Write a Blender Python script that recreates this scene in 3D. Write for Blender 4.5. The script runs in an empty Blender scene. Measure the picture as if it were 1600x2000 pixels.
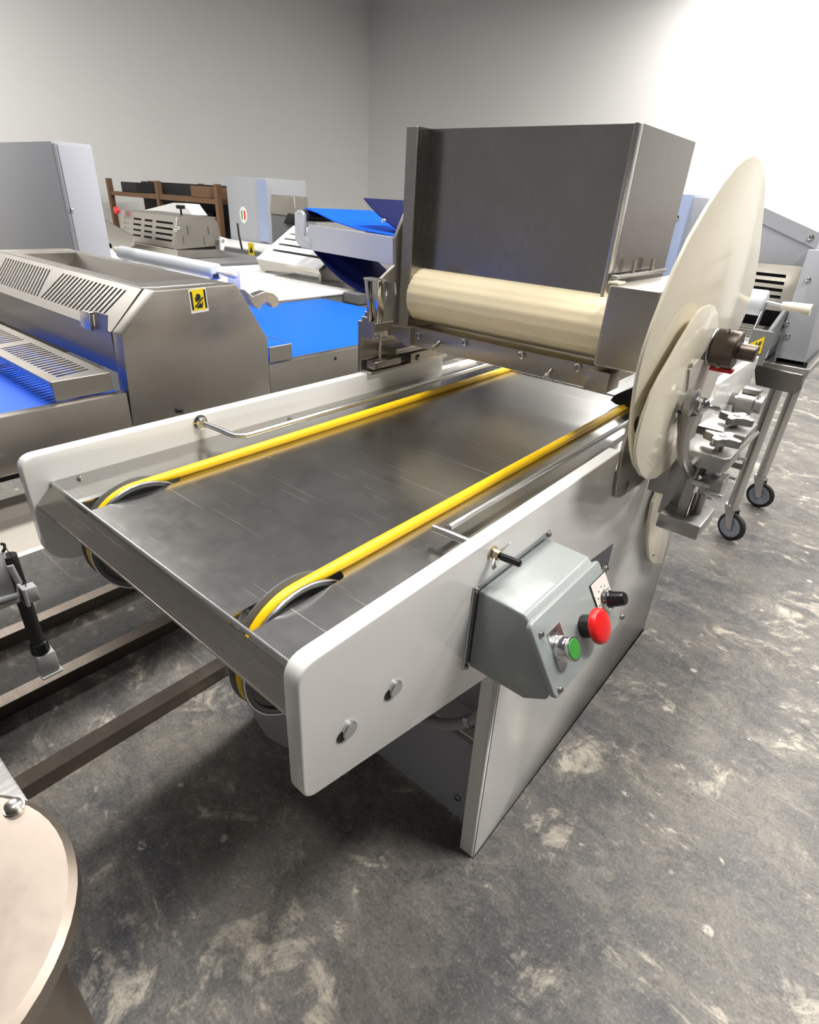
import bpy, bmesh, math, random
from mathutils import Vector, Matrix
random.seed(7)
scene = bpy.context.scene
COL = scene.collection
# ------------------------------------------------------------------ camera
CAM = Vector((0, 0, 1.465))
RR = [Vector((0.76370855, 0.64338798, 0.05292593)),      # image right
      Vector((0.34621023, -0.3389957, -0.87476876)),     # image down
      Vector((-0.54487405, 0.68639188, -0.48164142))]    # view direction
FPX = 1109.0
cd = bpy.data.cameras.new('camera')
cam = bpy.data.objects.new('camera', cd)
COL.objects.link(cam)
cd.sensor_fit = 'HORIZONTAL'
cd.sensor_width = 36.0
cd.lens = 36.0 * FPX / 1600.0
cd.clip_start = 0.02
cd.clip_end = 60
X, Y, Z = RR[0], -RR[1], -RR[2]
cam.matrix_world = Matrix(((X.x, Y.x, Z.x, CAM.x), (X.y, Y.y, Z.y, CAM.y), (X.z, Y.z, Z.z, CAM.z), (0, 0, 0, 1)))
scene.camera = cam
# ------------------------------------------------------------------ light
vs = scene.view_settings
vs.view_transform = 'Standard'
vs.look = 'None'
vs.gamma = 1.0
vs.use_curve_mapping = False
vs.exposure = 0.20
w = bpy.data.worlds.new('hall_ambient')
scene.world = w
w.use_nodes = True
w.node_tree.nodes['Background'].inputs[0].default_value = (0.9, 0.95, 1.0, 1)
w.node_tree.nodes['Background'].inputs[1].default_value = 0.12


def area(loc, sx, sy, power, col=(1, 0.97, 0.92), rz=0.0):
    l = bpy.data.lights.new('unseen_overhead_light', 'AREA')
    l.shape = 'RECTANGLE'
    l.size, l.size_y = sx, sy
    l.energy = power
    l.color = col
    o = bpy.data.objects.new('unseen_overhead_light', l)
    o.location = loc
    o.rotation_euler = (0, 0, rz)
    COL.objects.link(o)
    return o


for (lx, ly, pw) in [(1.5, 2.0, 140), (1.5, 4.8, 120), (1.5, 7.4, 75), (-1.3, 3.0, 110), (-1.3, 5.4, 110),  # overhead lamps out of view; rear ones added to whiten the back wall
                     (-1.3, 7.8, 75), (-4.4, 0.9, 80), (-7.2, 1.3, 100), (-2.8, 8.6, 70), (-8.3, 0.2, 70), (-1.0, 0.75, 85)]:  # left ones added as fill and deck glare, last for the roller front
    area((lx, ly, 4.3), 0.32, 1.5, pw)


# ------------------------------------------------------------------ helpers
def ray(px, py):
    return RR[0] * (px - 800) + RR[1] * (py - 1000) + RR[2] * FPX


def at(px, py, ax, val):
    """point where the sight line of a photograph pixel meets the plane axis=val"""
    d = ray(px, py)
    t = (val - CAM[ax]) / d[ax]
    return CAM + d * t


def ats(pts, ax, val):
    return [at(p[0], p[1], ax, val) for p in pts]


def thing(name, label, cat, loc=(0, 0, 0), group=None):
    o = bpy.data.objects.new(name, None)
    o.empty_display_size = 0.1
    o.location = loc
    COL.objects.link(o)
    o['label'] = label
    o['category'] = cat
    if group:
        o['group'] = group
    return o


def link(name, me, parent=None, loc=None, rot=None):
    o = bpy.data.objects.new(name, me)
    COL.objects.link(o)
    if loc is not None:
        o.location = loc
    if rot is not None:
        if isinstance(rot, Matrix):
            o.rotation_euler = rot.to_euler()
        else:
            o.rotation_euler = rot
    if parent is not None:
        o.parent = parent
        if parent.type == 'EMPTY':
            o.matrix_parent_inverse = Matrix.Translation(-Vector(parent.location))
        else:
            pm = Matrix.Translation(parent.location) @ parent.rotation_euler.to_matrix().to_4x4()
            o.matrix_parent_inverse = pm.inverted()
    return o


def finish(bm, mat, bevel=0.0, seg=2, smooth=None, angle=35):
    bmesh.ops.remove_doubles(bm, verts=bm.verts, dist=1e-6)
    bmesh.ops.recalc_face_normals(bm, faces=bm.faces)
    if bevel > 0:
        es = [e for e in bm.edges if len(e.link_faces) == 2 and e.calc_face_angle(0) > math.radians(25)]
        bmesh.ops.bevel(bm, geom=es, offset=bevel, segments=seg, affect='EDGES', profile=0.5, clamp_overlap=True)
    if smooth is None:
        smooth = bevel > 0
    if smooth:
        for f in bm.faces:
            f.smooth = True
        for e in bm.edges:
            if len(e.link_faces) == 2 and e.calc_face_angle(0) > math.radians(angle):
                e.smooth = False
    me = bpy.data.meshes.new('mesh')
    bm.to_mesh(me)
    bm.free()
    me.materials.append(mat)
    return me


def bm_prism(bm, pts, vec):
    vec = Vector(vec)
    a = [bm.verts.new(p) for p in pts]
    b = [bm.verts.new(Vector(p) + vec) for p in pts]
    n = len(pts)
    bm.faces.new(a)
    bm.faces.new(b[::-1])
    for i in range(n):
        bm.faces.new((a[i], b[i], b[(i + 1) % n], a[(i + 1) % n]))


def prism(name, pts, vec, mat, parent, bevel=0.0, seg=2):
    bm = bmesh.new()
    bm_prism(bm, pts, vec)
    return link(name, finish(bm, mat, bevel, seg), parent)


def pxprism(name, pts, ax, val, th, mat, parent, bevel=0.0, seg=2):
    v = [0, 0, 0]
    v[ax] = th
    return prism(name, ats(pts, ax, val), v, mat, parent, bevel, seg)


def bm_box(bm, a, b):
    x0, x1 = sorted((a[0], b[0]))
    y0, y1 = sorted((a[1], b[1]))
    z0, z1 = sorted((a[2], b[2]))
    bm_prism(bm, [(x0, y0, z0), (x1, y0, z0), (x1, y1, z0), (x0, y1, z0)], (0, 0, z1 - z0))


def box(name, a, b, mat, parent, bevel=0.0, seg=2):
    bm = bmesh.new()
    bm_box(bm, a, b)
    return link(name, finish(bm, mat, bevel, seg), parent)


def frame_of(d):
    d = Vector(d).normalized()
    u = Vector((0, 0, 1)) if abs(d.z) < 0.9 else Vector((1, 0, 0))
    s = d.cross(u).normalized()
    return d, s, s.cross(d).normalized()


def bm_lathe(bm, p0, d, prof, seg=24):
    """prof: (distance along d, radius) list"""
    d, s, t = frame_of(d)
    p0 = Vector(p0)
    rings = []
    for (h, r) in prof:
        c = p0 + d * h
        if r < 1e-6:
            rings.append([bm.verts.new(c)])
        else:
            rings.append([bm.verts.new(c + (s * math.cos(2 * math.pi * k / seg) + t * math.sin(2 * math.pi * k / seg)) * r) for k in range(seg)])
    for i in range(len(rings) - 1):
        a, b = rings[i], rings[i + 1]
        for k in range(seg):
            k2 = (k + 1) % seg
            if len(a) == 1 and len(b) == 1:
                continue
            if len(a) == 1:
                bm.faces.new((a[0], b[k], b[k2]))
            elif len(b) == 1:
                bm.faces.new((a[k], a[k2], b[0]))
            else:
                bm.faces.new((a[k], b[k], b[k2], a[k2]))
    if len(rings[0]) > 1:
        bm.faces.new(rings[0])
    if len(rings[-1]) > 1:
        bm.faces.new(rings[-1][::-1])


def lathe(name, p0, d, prof, mat, parent, seg=24, angle=35):
    bm = bmesh.new()
    bm_lathe(bm, p0, d, prof, seg)
    return link(name, finish(bm, mat, 0, smooth=True, angle=angle), parent)


def cyl(name, p0, p1, r, mat, parent, seg=20, ch=0.0):
    v = Vector(p1) - Vector(p0)
    L = v.length
    prof = [(0, r), (L, r)] if ch <= 0 else [(0, r - ch), (ch, r), (L - ch, r), (L, r - ch)]
    return lathe(name, p0, v, prof, mat, parent, seg)


def bm_tube(bm, pts, r, seg=10, closed=False, cap=True):
    pts = [Vector(p) for p in pts]
    n = len(pts)
    rings = []
    prev = None
    for i in range(n):
        if closed:
            tg = (pts[(i + 1) % n] - pts[i - 1]).normalized()
        else:
            tg = (pts[min(i + 1, n - 1)] - pts[max(i - 1, 0)]).normalized()
        if prev is None:
            _, s, t = frame_of(tg)
        else:
            s = (prev - tg * prev.dot(tg)).normalized()
            t = s.cross(tg).normalized()
        prev = s
        rr = r[i] if isinstance(r, (list, tuple)) else r
        rings.append([bm.verts.new(pts[i] + (s * math.cos(2 * math.pi * k / seg) + t * math.sin(2 * math.pi * k / seg)) * rr) for k in range(seg)])
    for i in range(n if closed else n - 1):
        a, b = rings[i], rings[(i + 1) % n]
        for k in range(seg):
            bm.faces.new((a[k], a[(k + 1) % seg], b[(k + 1) % seg], b[k]))
    if not closed and cap:
        bm.faces.new(rings[0])
        bm.faces.new(rings[-1])


def tube(name, pts, r, mat, parent, seg=10, closed=False):
    bm = bmesh.new()
    bm_tube(bm, pts, r, seg, closed)
    return link(name, finish(bm, mat, 0, smooth=True, angle=60), parent)


def smooth_path(pts, n=8):
    """Catmull-Rom through the points"""
    P = [Vector(p) for p in pts]
    P = [P[0] * 2 - P[1]] + P + [P[-1] * 2 - P[-2]]
    out = []
    for i in range(1, len(P) - 2):
        for k in range(n):
            t = k / n
            a, b, c, d = P[i - 1], P[i], P[i + 1], P[i + 2]
            out.append(0.5 * ((2 * b) + (c - a) * t + (2 * a - 5 * b + 4 * c - d) * t * t + (3 * b - a - 3 * c + d) * t ** 3))
    out.append(P[-2])
    return out


def round_poly(pts, radii, n=5):
    """2D polygon with rounded corners"""
    out = []
    m = len(pts)
    for i in range(m):
        p = Vector(pts[i])
        r = radii[i] if isinstance(radii, (list, tuple)) else radii
        if r <= 0:
            out.append(p)
            continue
        a = (Vector(pts[i - 1]) - p).normalized()
        b = (Vector(pts[(i + 1) % m]) - p).normalized()
        p0, p1 = p + a * r, p + b * r
        for k in range(n + 1):
            t = k / n
            out.append(p0 * (1 - t) ** 2 + p * 2 * t * (1 - t) + p1 * t * t)
    return out


def yz(pts, x):
    return [Vector((x, p[0], p[1])) for p in pts]


def slotted(name, O, U, V, th, bands, mat, parent):
    """sheet O + u*U + v*V, u,v in 0..1, with real slots: bands = (v0, v1, [(u0,u1)..], shear)"""
    O, U, V = Vector(O), Vector(U), Vector(V)
    nrm = U.cross(V).normalized() * th
    bm = bmesh.new()

    def quad(u0, u1, u2, u3, va, vb):
        bm_prism(bm, [O + U * u0 + V * va, O + U * u1 + V * va, O + U * u2 + V * vb, O + U * u3 + V * vb], nrm)
    v = 0.0
    for (v0, v1, holes, sh) in bands:
        if v0 > v + 1e-5:
            quad(0, 1, 1, 0, v, v0)
        u = 0.0
        su = 0.0
        for hh in holes:
            a, b = hh[0], hh[1]
            sx = hh[2] if len(hh) > 2 else sh
            quad(u, a, a + sx, u + su, v0, v1)
            u = b
            su = sx
        quad(u, 1, 1, u + su, v0, v1)
        v = v1
    if v < 1 - 1e-5:
        quad(0, 1, 1, 0, v, 1)
    return link(name, finish(bm, mat), parent)


# ------------------------------------------------------------------ materials
def new_mat(name):
    m = bpy.data.materials.new(name)
    m.use_nodes = True
    nt = m.node_tree
    return m, nt, nt.nodes['Principled BSDF']


def node(nt, t, **kw):
    n = nt.nodes.new(t)
    for k, v in kw.items():
        if k in n.inputs:
            n.inputs[k].default_value = v
        else:
            setattr(n, k, v)
    return n


def paint(name, col, rough=0.4, metal=0.0, spec=0.5, coat=0.0, var=0.06, scale=6.0, bump=0.0, bscale=200.0, sss=0.0):
    m, nt, b = new_mat(name)
    tc = node(nt, 'ShaderNodeTexCoord')
    nz = node(nt, 'ShaderNodeTexNoise', Scale=scale, Detail=5.0, Roughness=0.6)
    nt.links.new(tc.outputs['Object'], nz.inputs['Vector'])
    mx = node(nt, 'ShaderNodeMix', data_type='RGBA')
    mx.inputs[6].default_value = tuple(c * (1 - var) for c in col) + (1,)
    mx.inputs[7].default_value = tuple(min(1, c * (1 + var)) for c in col) + (1,)
    nt.links.new(nz.outputs['Fac'], mx.inputs[0])
    nt.links.new(mx.outputs[2], b.inputs['Base Color'])
    mr = node(nt, 'ShaderNodeMapRange')
    mr.inputs[3].default_value = max(0.02, rough - 0.05)
    mr.inputs[4].default_value = rough + 0.05
    nt.links.new(nz.outputs['Fac'], mr.inputs[0])
    nt.links.new(mr.outputs[0], b.inputs['Roughness'])
    b.inputs['Metallic'].default_value = metal
    b.inputs['Specular IOR Level'].default_value = spec
    b.inputs['Coat Weight'].default_value = coat
    b.inputs['Coat Roughness'].default_value = 0.08
    if sss > 0:
        b.inputs['Subsurface Weight'].default_value = sss
        b.inputs['Subsurface Radius'].default_value = (0.02, 0.012, 0.006)
    if bump > 0:
        n2 = node(nt, 'ShaderNodeTexNoise', Scale=bscale, Detail=2.0)
        nt.links.new(tc.outputs['Object'], n2.inputs['Vector'])
        bp = node(nt, 'ShaderNodeBump', Strength=bump, Distance=0.002)
        nt.links.new(n2.outputs['Fac'], bp.inputs['Height'])
        nt.links.new(bp.outputs[0], b.inputs['Normal'])
    return m


def brushed(name, col, rough, stretch=(2, 2, 120), bump=0.04, scratch=0.0, stain=0.12, rvar=0.08):
    """brushed or rolled stainless: fine stretched grain, slow stains, optional scratches"""
    m, nt, b = new_mat(name)
    tc = node(nt, 'ShaderNodeTexCoord')
    mp = node(nt, 'ShaderNodeMapping')
    mp.inputs['Scale'].default_value = stretch
    nt.links.new(tc.outputs['Object'], mp.inputs['Vector'])
    g = node(nt, 'ShaderNodeTexNoise', Scale=6.0, Detail=6.0, Roughness=0.7)
    nt.links.new(mp.outputs[0], g.inputs['Vector'])
    st = node(nt, 'ShaderNodeTexNoise', Scale=4.5, Detail=6.0, Roughness=0.65)
    nt.links.new(tc.outputs['Object'], st.inputs['Vector'])
    mx = node(nt, 'ShaderNodeMix', data_type='RGBA')
    mx.inputs[6].default_value = tuple(c * (1 - stain) for c in col) + (1,)
    mx.inputs[7].default_value = tuple(min(1, c * (1 + stain)) for c in col) + (1,)
    nt.links.new(st.outputs['Fac'], mx.inputs[0])
    nt.links.new(mx.outputs[2], b.inputs['Base Color'])
    add = node(nt, 'ShaderNodeMath', operation='ADD')
    nt.links.new(g.outputs['Fac'], add.inputs[0])
    nt.links.new(st.outputs['Fac'], add.inputs[1])
    mr = node(nt, 'ShaderNodeMapRange')
    mr.inputs[1].default_value = 0.6
    mr.inputs[2].default_value = 1.4
    mr.inputs[3].default_value = max(0.03, rough - rvar)
    mr.inputs[4].default_value = rough + rvar
    nt.links.new(add.outputs[0], mr.inputs[0])
    rough_out = mr.outputs[0]
    hsrc = g.outputs['Fac']
    if scratch > 0:
        acc = None
        for (ang, sc) in ((0.35, 9.0), (-0.5, 7.0), (1.2, 6.0)):
            m2 = node(nt, 'ShaderNodeMapping')
            m2.inputs['Rotation'].default_value = (0, 0, ang)
            m2.inputs['Scale'].default_value = (sc * 0.30, sc * 34, 1)
            nt.links.new(tc.outputs['Object'], m2.inputs['Vector'])
            v = node(nt, 'ShaderNodeTexNoise', Scale=1.6, Detail=2.5, Roughness=0.5, Distortion=0.25)
            nt.links.new(m2.outputs[0], v.inputs['Vector'])
            r = node(nt, 'ShaderNodeMapRange')
            r.inputs[1].default_value = 0.72
            r.inputs[2].default_value = 0.77
            nt.links.new(v.outputs['Fac'], r.inputs[0])
            if acc is None:
                acc = r.outputs[0]
            else:
                a = node(nt, 'ShaderNodeMath', operation='MAXIMUM')
                nt.links.new(acc, a.inputs[0])
                nt.links.new(r.outputs[0], a.inputs[1])
                acc = a.outputs[0]
        ra = node(nt, 'ShaderNodeMath', operation='MULTIPLY_ADD')
        ra.inputs[1].default_value = scratch
        nt.links.new(acc, ra.inputs[0])
        nt.links.new(mr.outputs[0], ra.inputs[2])
        rough_out = ra.outputs[0]
        ha = node(nt, 'ShaderNodeMath', operation='ADD')
        nt.links.new(acc, ha.inputs[0])
        nt.links.new(g.outputs['Fac'], ha.inputs[1])
        hsrc = g.outputs['Fac']
    nt.links.new(rough_out, b.inputs['Roughness'])
    b.inputs['Metallic'].default_value = 1.0
    if bump > 0:
        bp = node(nt, 'ShaderNodeBump', Strength=bump, Distance=0.001)
        nt.links.new(hsrc, bp.inputs['Height'])
        nt.links.new(bp.outputs[0], b.inputs['Normal'])
    return m


def floor_material():
    m, nt, b = new_mat('worn_concrete')
    tc = node(nt, 'ShaderNodeTexCoord')
    L = nt.links.new

    def noise(scale, detail, rough, vec=None, dist=0.0):
        n = node(nt, 'ShaderNodeTexNoise', Scale=scale, Detail=detail, Roughness=rough, Distortion=dist)
        L(vec if vec is not None else tc.outputs['Object'], n.inputs['Vector'])
        return n.outputs['Fac']

    def ramp(src, a, bb):
        r = node(nt, 'ShaderNodeMapRange')
        r.inputs[1].default_value = a
        r.inputs[2].default_value = bb
        L(src, r.inputs[0])
        return r.outputs[0]

    def mixc(f, c0, c1):
        x = node(nt, 'ShaderNodeMix', data_type='RGBA')
        L(f, x.inputs[0])
        for i, c in ((6, c0), (7, c1)):
            if isinstance(c, tuple):
                x.inputs[i].default_value = c + (1,)
            else:
                L(c, x.inputs[i])
        return x.outputs[2]

    def mul(a, bb):
        x = node(nt, 'ShaderNodeMath', operation='MULTIPLY')
        L(a, x.inputs[0])
        if isinstance(bb, float):
            x.inputs[1].default_value = bb
        else:
            L(bb, x.inputs[1])
        return x.outputs[0]
    mp = node(nt, 'ShaderNodeMapping')
    mp.inputs['Rotation'].default_value = (0, 0, 0.5)
    mp.inputs['Scale'].default_value = (1.0, 1.6, 1.0)
    L(tc.outputs['Object'], mp.inputs['Vector'])
    big = noise(1.7, 8.0, 0.62, mp.outputs[0], 0.5)
    mid = noise(5.0, 12.0, 0.74, mp.outputs[0], 0.9)
    blot = noise(3.1, 12.0, 0.70, None, 0.8)
    fine = noise(38.0, 9.0, 0.8)
    grit = noise(130.0, 4.0, 0.7)
    c = mixc(ramp(big, 0.36, 0.64), (0.075, 0.077, 0.085), (0.185, 0.172, 0.152))
    c = mixc(mul(ramp(mid, 0.47, 0.66), 0.65), c, (0.31, 0.285, 0.245))
    c = mixc(mul(ramp(blot, 0.56, 0.60), ramp(mid, 0.44, 0.60)), c, (0.54, 0.49, 0.41))
    vein = mul(ramp(mid, 0.60, 0.64), ramp(blot, 0.46, 0.54))
    c = mixc(mul(vein, 0.9), c, (0.60, 0.55, 0.46))
    dark = ramp(noise(7.0, 11.0, 0.76, None, 0.7), 0.53, 0.66)
    c = mixc(mul(dark, 0.62), c, (0.045, 0.046, 0.052))
    c = mixc(mul(ramp(fine, 0.54, 0.66), 0.40), c, (0.44, 0.40, 0.34))
    c = mixc(mul(ramp(fine, 0.47, 0.35), 0.55), c, (0.035, 0.035, 0.04))
    c = mixc(mul(ramp(grit, 0.56, 0.70), 0.45), c, (0.42, 0.39, 0.34))
    c = mixc(mul(ramp(grit, 0.46, 0.32), 0.55), c, (0.03, 0.03, 0.034))
    # flaked white chips and long scrapes
    vo = node(nt, 'ShaderNodeTexVoronoi', Scale=9.0)
    L(tc.outputs['Object'], vo.inputs['Vector'])
    chips = mul(ramp(vo.outputs['Distance'], 0.14, 0.09), ramp(noise(14, 4, 0.7), 0.50, 0.56))
    c = mixc(mul(chips, 0.8), c, (0.60, 0.57, 0.49))
    m2 = node(nt, 'ShaderNodeMapping')
    m2.inputs['Rotation'].default_value = (0, 0, -0.55)
    m2.inputs['Scale'].default_value = (0.7, 46, 1)
    L(tc.outputs['Object'], m2.inputs['Vector'])
    scr = ramp(noise(1.5, 2.0, 0.5, m2.outputs[0]), 0.71, 0.75)
    c = mixc(mul(scr, 0.3), c, (0.55, 0.52, 0.45))
    L(c, b.inputs['Base Color'])
    r = node(nt, 'ShaderNodeMapRange')
    r.inputs[3].default_value = 0.42
    r.inputs[4].default_value = 0.72
    L(mid, r.inputs[0])
    L(r.outputs[0], b.inputs['Roughness'])
    bp = node(nt, 'ShaderNodeBump', Strength=0.25, Distance=0.004)
    L(mid, bp.inputs['Height'])
    L(bp.outputs[0], b.inputs['Normal'])
    return m


M = {}
M['floor'] = floor_material()
M['wall'] = paint('white_wall_paint', (0.80, 0.80, 0.79), 0.75, var=0.03, scale=1.2)
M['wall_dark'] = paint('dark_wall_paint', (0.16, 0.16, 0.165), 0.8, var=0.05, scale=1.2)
M['wall_mid'] = paint('grey_wall_paint', (0.30, 0.30, 0.305), 0.8, var=0.05, scale=1.2)
M['ceil'] = paint('ceiling_paint', (0.40, 0.40, 0.41), 0.8)
M['deck'] = brushed('rolled_steel_deck', (0.50, 0.495, 0.48), 0.23, (7, 7, 7), 0.006, scratch=0.16, stain=0.07, rvar=0.04)
M['steel'] = brushed('warm_brushed_steel', (0.40, 0.375, 0.34), 0.36, (1, 1, 60), 0.03)
M['steelx'] = brushed('brushed_cover_steel', (0.40, 0.375, 0.345), 0.36, (60, 1, 1), 0.03)
M['steel_dark'] = brushed('dark_polished_steel', (0.34, 0.325, 0.31), 0.24, (90, 90, 1), 0.03, stain=0.2)
M['steel_bright'] = brushed('bright_steel', (0.62, 0.61, 0.59), 0.26, (40, 2, 2), 0.03)
M['chrome'] = paint('chrome', (0.75, 0.74, 0.72), 0.10, metal=1.0, var=0.03)
M['zinc'] = paint('zinc_plated_steel', (0.60, 0.61, 0.62), 0.32, metal=1.0, var=0.08, scale=60)
M['alu'] = paint('cast_aluminium', (0.46, 0.45, 0.44), 0.36, metal=1.0, var=0.1, scale=40)
M['iron'] = paint('oily_dark_iron', (0.13, 0.105, 0.09), 0.38, metal=0.9, var=0.35, scale=45)
M['bolt'] = paint('bolt_steel', (0.45, 0.43, 0.40), 0.28, metal=1.0, var=0.1, scale=80)
M['rail_steel'] = brushed('brown_tinted_steel', (0.20, 0.17, 0.145), 0.45, (2, 40, 2), 0.03)
M['white'] = paint('gloss_white_enamel', (0.80, 0.795, 0.775), 0.22, coat=0.35, var=0.025, scale=3, bump=0.02, bscale=90)
M['cream'] = paint('cream_plastic', (0.80, 0.74, 0.60), 0.15, var=0.035, scale=7, coat=0.15, sss=0.05)
M['roller'] = paint('cream_roller_plastic', (0.84, 0.74, 0.52), 0.24, var=0.05, scale=9, sss=0.25)
M['cord'] = paint('yellow_urethane', (1.0, 0.60, 0.002), 0.4, var=0.04, scale=20)
M['boxgrey'] = paint('grey_enamel', (0.30, 0.33, 0.325), 0.32, coat=0.25, var=0.03, scale=4, bump=0.05, bscale=260)
M['mgrey'] = paint('machine_grey_paint', (0.36, 0.37, 0.40), 0.42, var=0.03, scale=3)
M['mgrey_dk'] = paint('dark_machine_grey_paint', (0.17, 0.175, 0.18), 0.45, var=0.05, scale=3)
M['blue'] = paint('blue_belt', (0.002, 0.105, 0.80), 0.5, spec=0.25, var=0.06, scale=3, bump=0.05, bscale=300)
M['navy'] = paint('shaded_navy_belt', (0.002, 0.005, 0.055), 0.6, spec=0.15, var=0.1)  # darker underside fabric, with the sagging belts' shade also put into the colour
M['belt_white'] = paint('white_belt', (0.80, 0.80, 0.79), 0.5, var=0.02)
M['pin_white'] = paint('white_roller_plastic', (0.60, 0.64, 0.67), 0.30, var=0.02)
M['handle'] = paint('ivory_handle', (0.76, 0.70, 0.58), 0.35, var=0.03)
M['black'] = paint('black_plastic', (0.012, 0.012, 0.013), 0.22, var=0.1)
M['rubber'] = paint('black_rubber', (0.018, 0.018, 0.019), 0.6, var=0.1)
M['dark'] = paint('black_and_inner_shade', (0.015, 0.015, 0.016), 0.7)  # near-black: plain black parts, and shade painted into insides and openings
M['red'] = paint('red_button', (0.72, 0.012, 0.012), 0.30, var=0.03)
M['green'] = paint('green_button', (0.045, 0.27, 0.04), 0.35, var=0.05)
M['yellow'] = paint('yellow_sticker', (0.85, 0.66, 0.01), 0.4, var=0.04)
M['ink'] = paint('black_ink', (0.012, 0.012, 0.012), 0.5)
M['paper'] = paint('white_print', (0.78, 0.76, 0.73), 0.4, var=0.03)
M['plate'] = paint('dial_plate', (0.76, 0.70, 0.65), 0.35, var=0.05, scale=60)
M['plug'] = paint('light_grey_plastic', (0.50, 0.51, 0.51), 0.42, var=0.03)
M['conduit'] = paint('grey_conduit', (0.33, 0.33, 0.33), 0.5, var=0.05)
M['brown'] = paint('brown_board', (0.16, 0.085, 0.04), 0.7, var=0.25, scale=4)
M['wheel'] = paint('grey_wheel', (0.26, 0.29, 0.34), 0.4, var=0.05)
M['wheel_dk'] = paint('dark_grey_pulley', (0.11, 0.115, 0.12), 0.4, var=0.1)
M['frosted'] = paint('frosted_plate', (0.52, 0.49, 0.44), 0.4, var=0.06, scale=12)
M['navylabel'] = paint('navy_label', (0.02, 0.025, 0.06), 0.35)
M['tray_steel'] = paint('satin_tray_steel', (0.66, 0.62, 0.56), 0.5, metal=0.35, var=0.1, scale=120)
M['cap_steel'] = brushed('brown_cap_steel', (0.42, 0.36, 0.31), 0.40, (8, 8, 8), 0.05, stain=0.25)
M['brass'] = paint('tarnished_brass', (0.50, 0.42, 0.28), 0.3, metal=1.0, var=0.1, scale=50)
M['head_steel'] = paint('satin_head_steel', (0.30, 0.28, 0.255), 0.42, metal=0.55, var=0.1, scale=30)
M['frost'] = paint('frosted_blue_sheet', (0.30, 0.36, 0.52), 0.35, var=0.1)

# shared bolt meshes (axis +z)
def bolt_mesh(r, h, mat, hexa=False, socket=True):
    bm = bmesh.new()
    n = 6 if hexa else 16
    prof = [(0, r * 1.25), (h * 0.25, r * 1.25), (h * 0.25, r), (h * 0.85, r), (h, r * 0.82)]
    if socket:
        prof += [(h, r * 0.5), (h * 0.55, r * 0.45), (h * 0.55, 0)]
    else:
        prof += [(h * 1.12, r * 0.45), (h * 1.15, 0)]
    bm_lathe(bm, (0, 0, 0), (0, 0, 1), prof, n)
    return finish(bm, mat, 0, smooth=True)


BOLT = bolt_mesh(0.0085, 0.008, M['bolt'])
SCREW = bolt_mesh(0.0045, 0.005, M['bolt'])
DOME = bolt_mesh(0.0065, 0.005, M['chrome'], socket=False)


def bolt(name, p, d, me, parent, k=None):
    q = Vector((0, 0, 1)).rotation_difference(Vector(d).normalized())
    return link(name, me, parent, Vector(p), q.to_euler())


def struct(o):
    o['kind'] = 'structure'
    return o


# ------------------------------------------------------------------ the hall
struct(box('floor', (-9.6, -4, -0.08), (6, 10, 0), M['floor'], None))
struct(box('wall_back', (-9.6, 9.8, 0), (6, 10, 4.6), M['wall'], None))
struct(box('wall_left', (-9.6, -4, 0), (-9.4, 9.8, 4.6), M['wall'], None))
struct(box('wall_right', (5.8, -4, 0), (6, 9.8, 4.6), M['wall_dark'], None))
struct(box('wall_front', (-9.4, -4, 0), (5.8, -3.8, 4.6), M['wall_mid'], None))
struct(box('ceiling', (-9.6, -4, 4.6), (6, 10, 4.7), M['ceil'], None))

# ================================================================== the dough moulder
D = 0.965                      # deck level
XL, XR = -1.1155, -0.385       # inner faces of the side panels
XLo, XRo = -1.142, -0.359
TOP = 1.0225
mo = thing('dough_moulder', 'long white dough moulder with steel deck, two yellow cords and cream roller head', 'bakery machine', (-0.75, 1.2, 0))

def panel_profile(bottom_r, notch0):
    pts = [(0.2775, TOP), (0.2775, 0.803), (0.73, 0.690), (2.05, 0.660), (2.50, 0.84), (2.50, TOP),
           (1.93, TOP), (1.93, 0.975), (notch0, 0.975), (notch0, TOP)]
    rr = [0.03, bottom_r, 0, 0, 0.02, 0.012, 0.006, 0, 0, 0.004]
    return round_poly(pts, rr, 6)


prism('side_panel', yz(panel_profile(0.045, 1.535), XL), (XLo - XL, 0, 0), M['white'], mo, 0.008, 3)
prism('side_panel', yz(panel_profile(0.022, 1.16), XRo), (XR - XRo, 0, 0), M['white'], mo, 0.008, 3)
# base legs
for (x0, x1, inn) in ((XRo - 0.002, XRo - 0.012, -1), (XLo + 0.002, XLo + 0.012, 1)):
    prof = [(0.772, 0.70), (0.80, 0.0), (2.02, 0.0), (1.955, 0.70)]
    bm = bmesh.new()
    bm_prism(bm, yz(prof, x0), (x1 - x0, 0, 0))
    bm_prism(bm, [Vector((x0, 0.772, 0.70)), Vector((x0, 0.80, 0.0)), Vector((x0 + inn * 0.042, 0.80, 0.0)), Vector((x0 + inn * 0.042, 0.772, 0.70))], (0, 0.006, 0))
    bm_prism(bm, [Vector((x0, 1.955, 0.70)), Vector((x0, 2.02, 0.0)), Vector((x0 + inn * 0.042, 2.02, 0.0)), Vector((x0 + inn * 0.042, 1.955, 0.70))], (0, -0.006, 0))
    link('base_plate', finish(bm, M['white'], 0.0015, 1), mo)
# cross panels between the legs
cp = box('cross_panel', (XLo + 0.014, 0.862, 0.006), (XRo - 0.046, 0.868, 0.30), M['mgrey'], mo, 0.001, 1)
bolt('bolt', at(895, 1557, 1, 0.862), (0, -1, 0), BOLT, cp)
bolt('bolt', at(938, 1503, 1, 0.862), (0, -1, 0), BOLT, cp)
box('cross_panel', (XLo + 0.014, 0.90, 0.365), (XRo - 0.046, 0.906, 0.66), M['mgrey'], mo, 0.001, 1)
box('cross_ledge', (XLo + 0.014, 0.83, 0.36), (XRo - 0.046, 0.90, 0.366), M['white'], mo, 0.001, 1)
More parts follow.
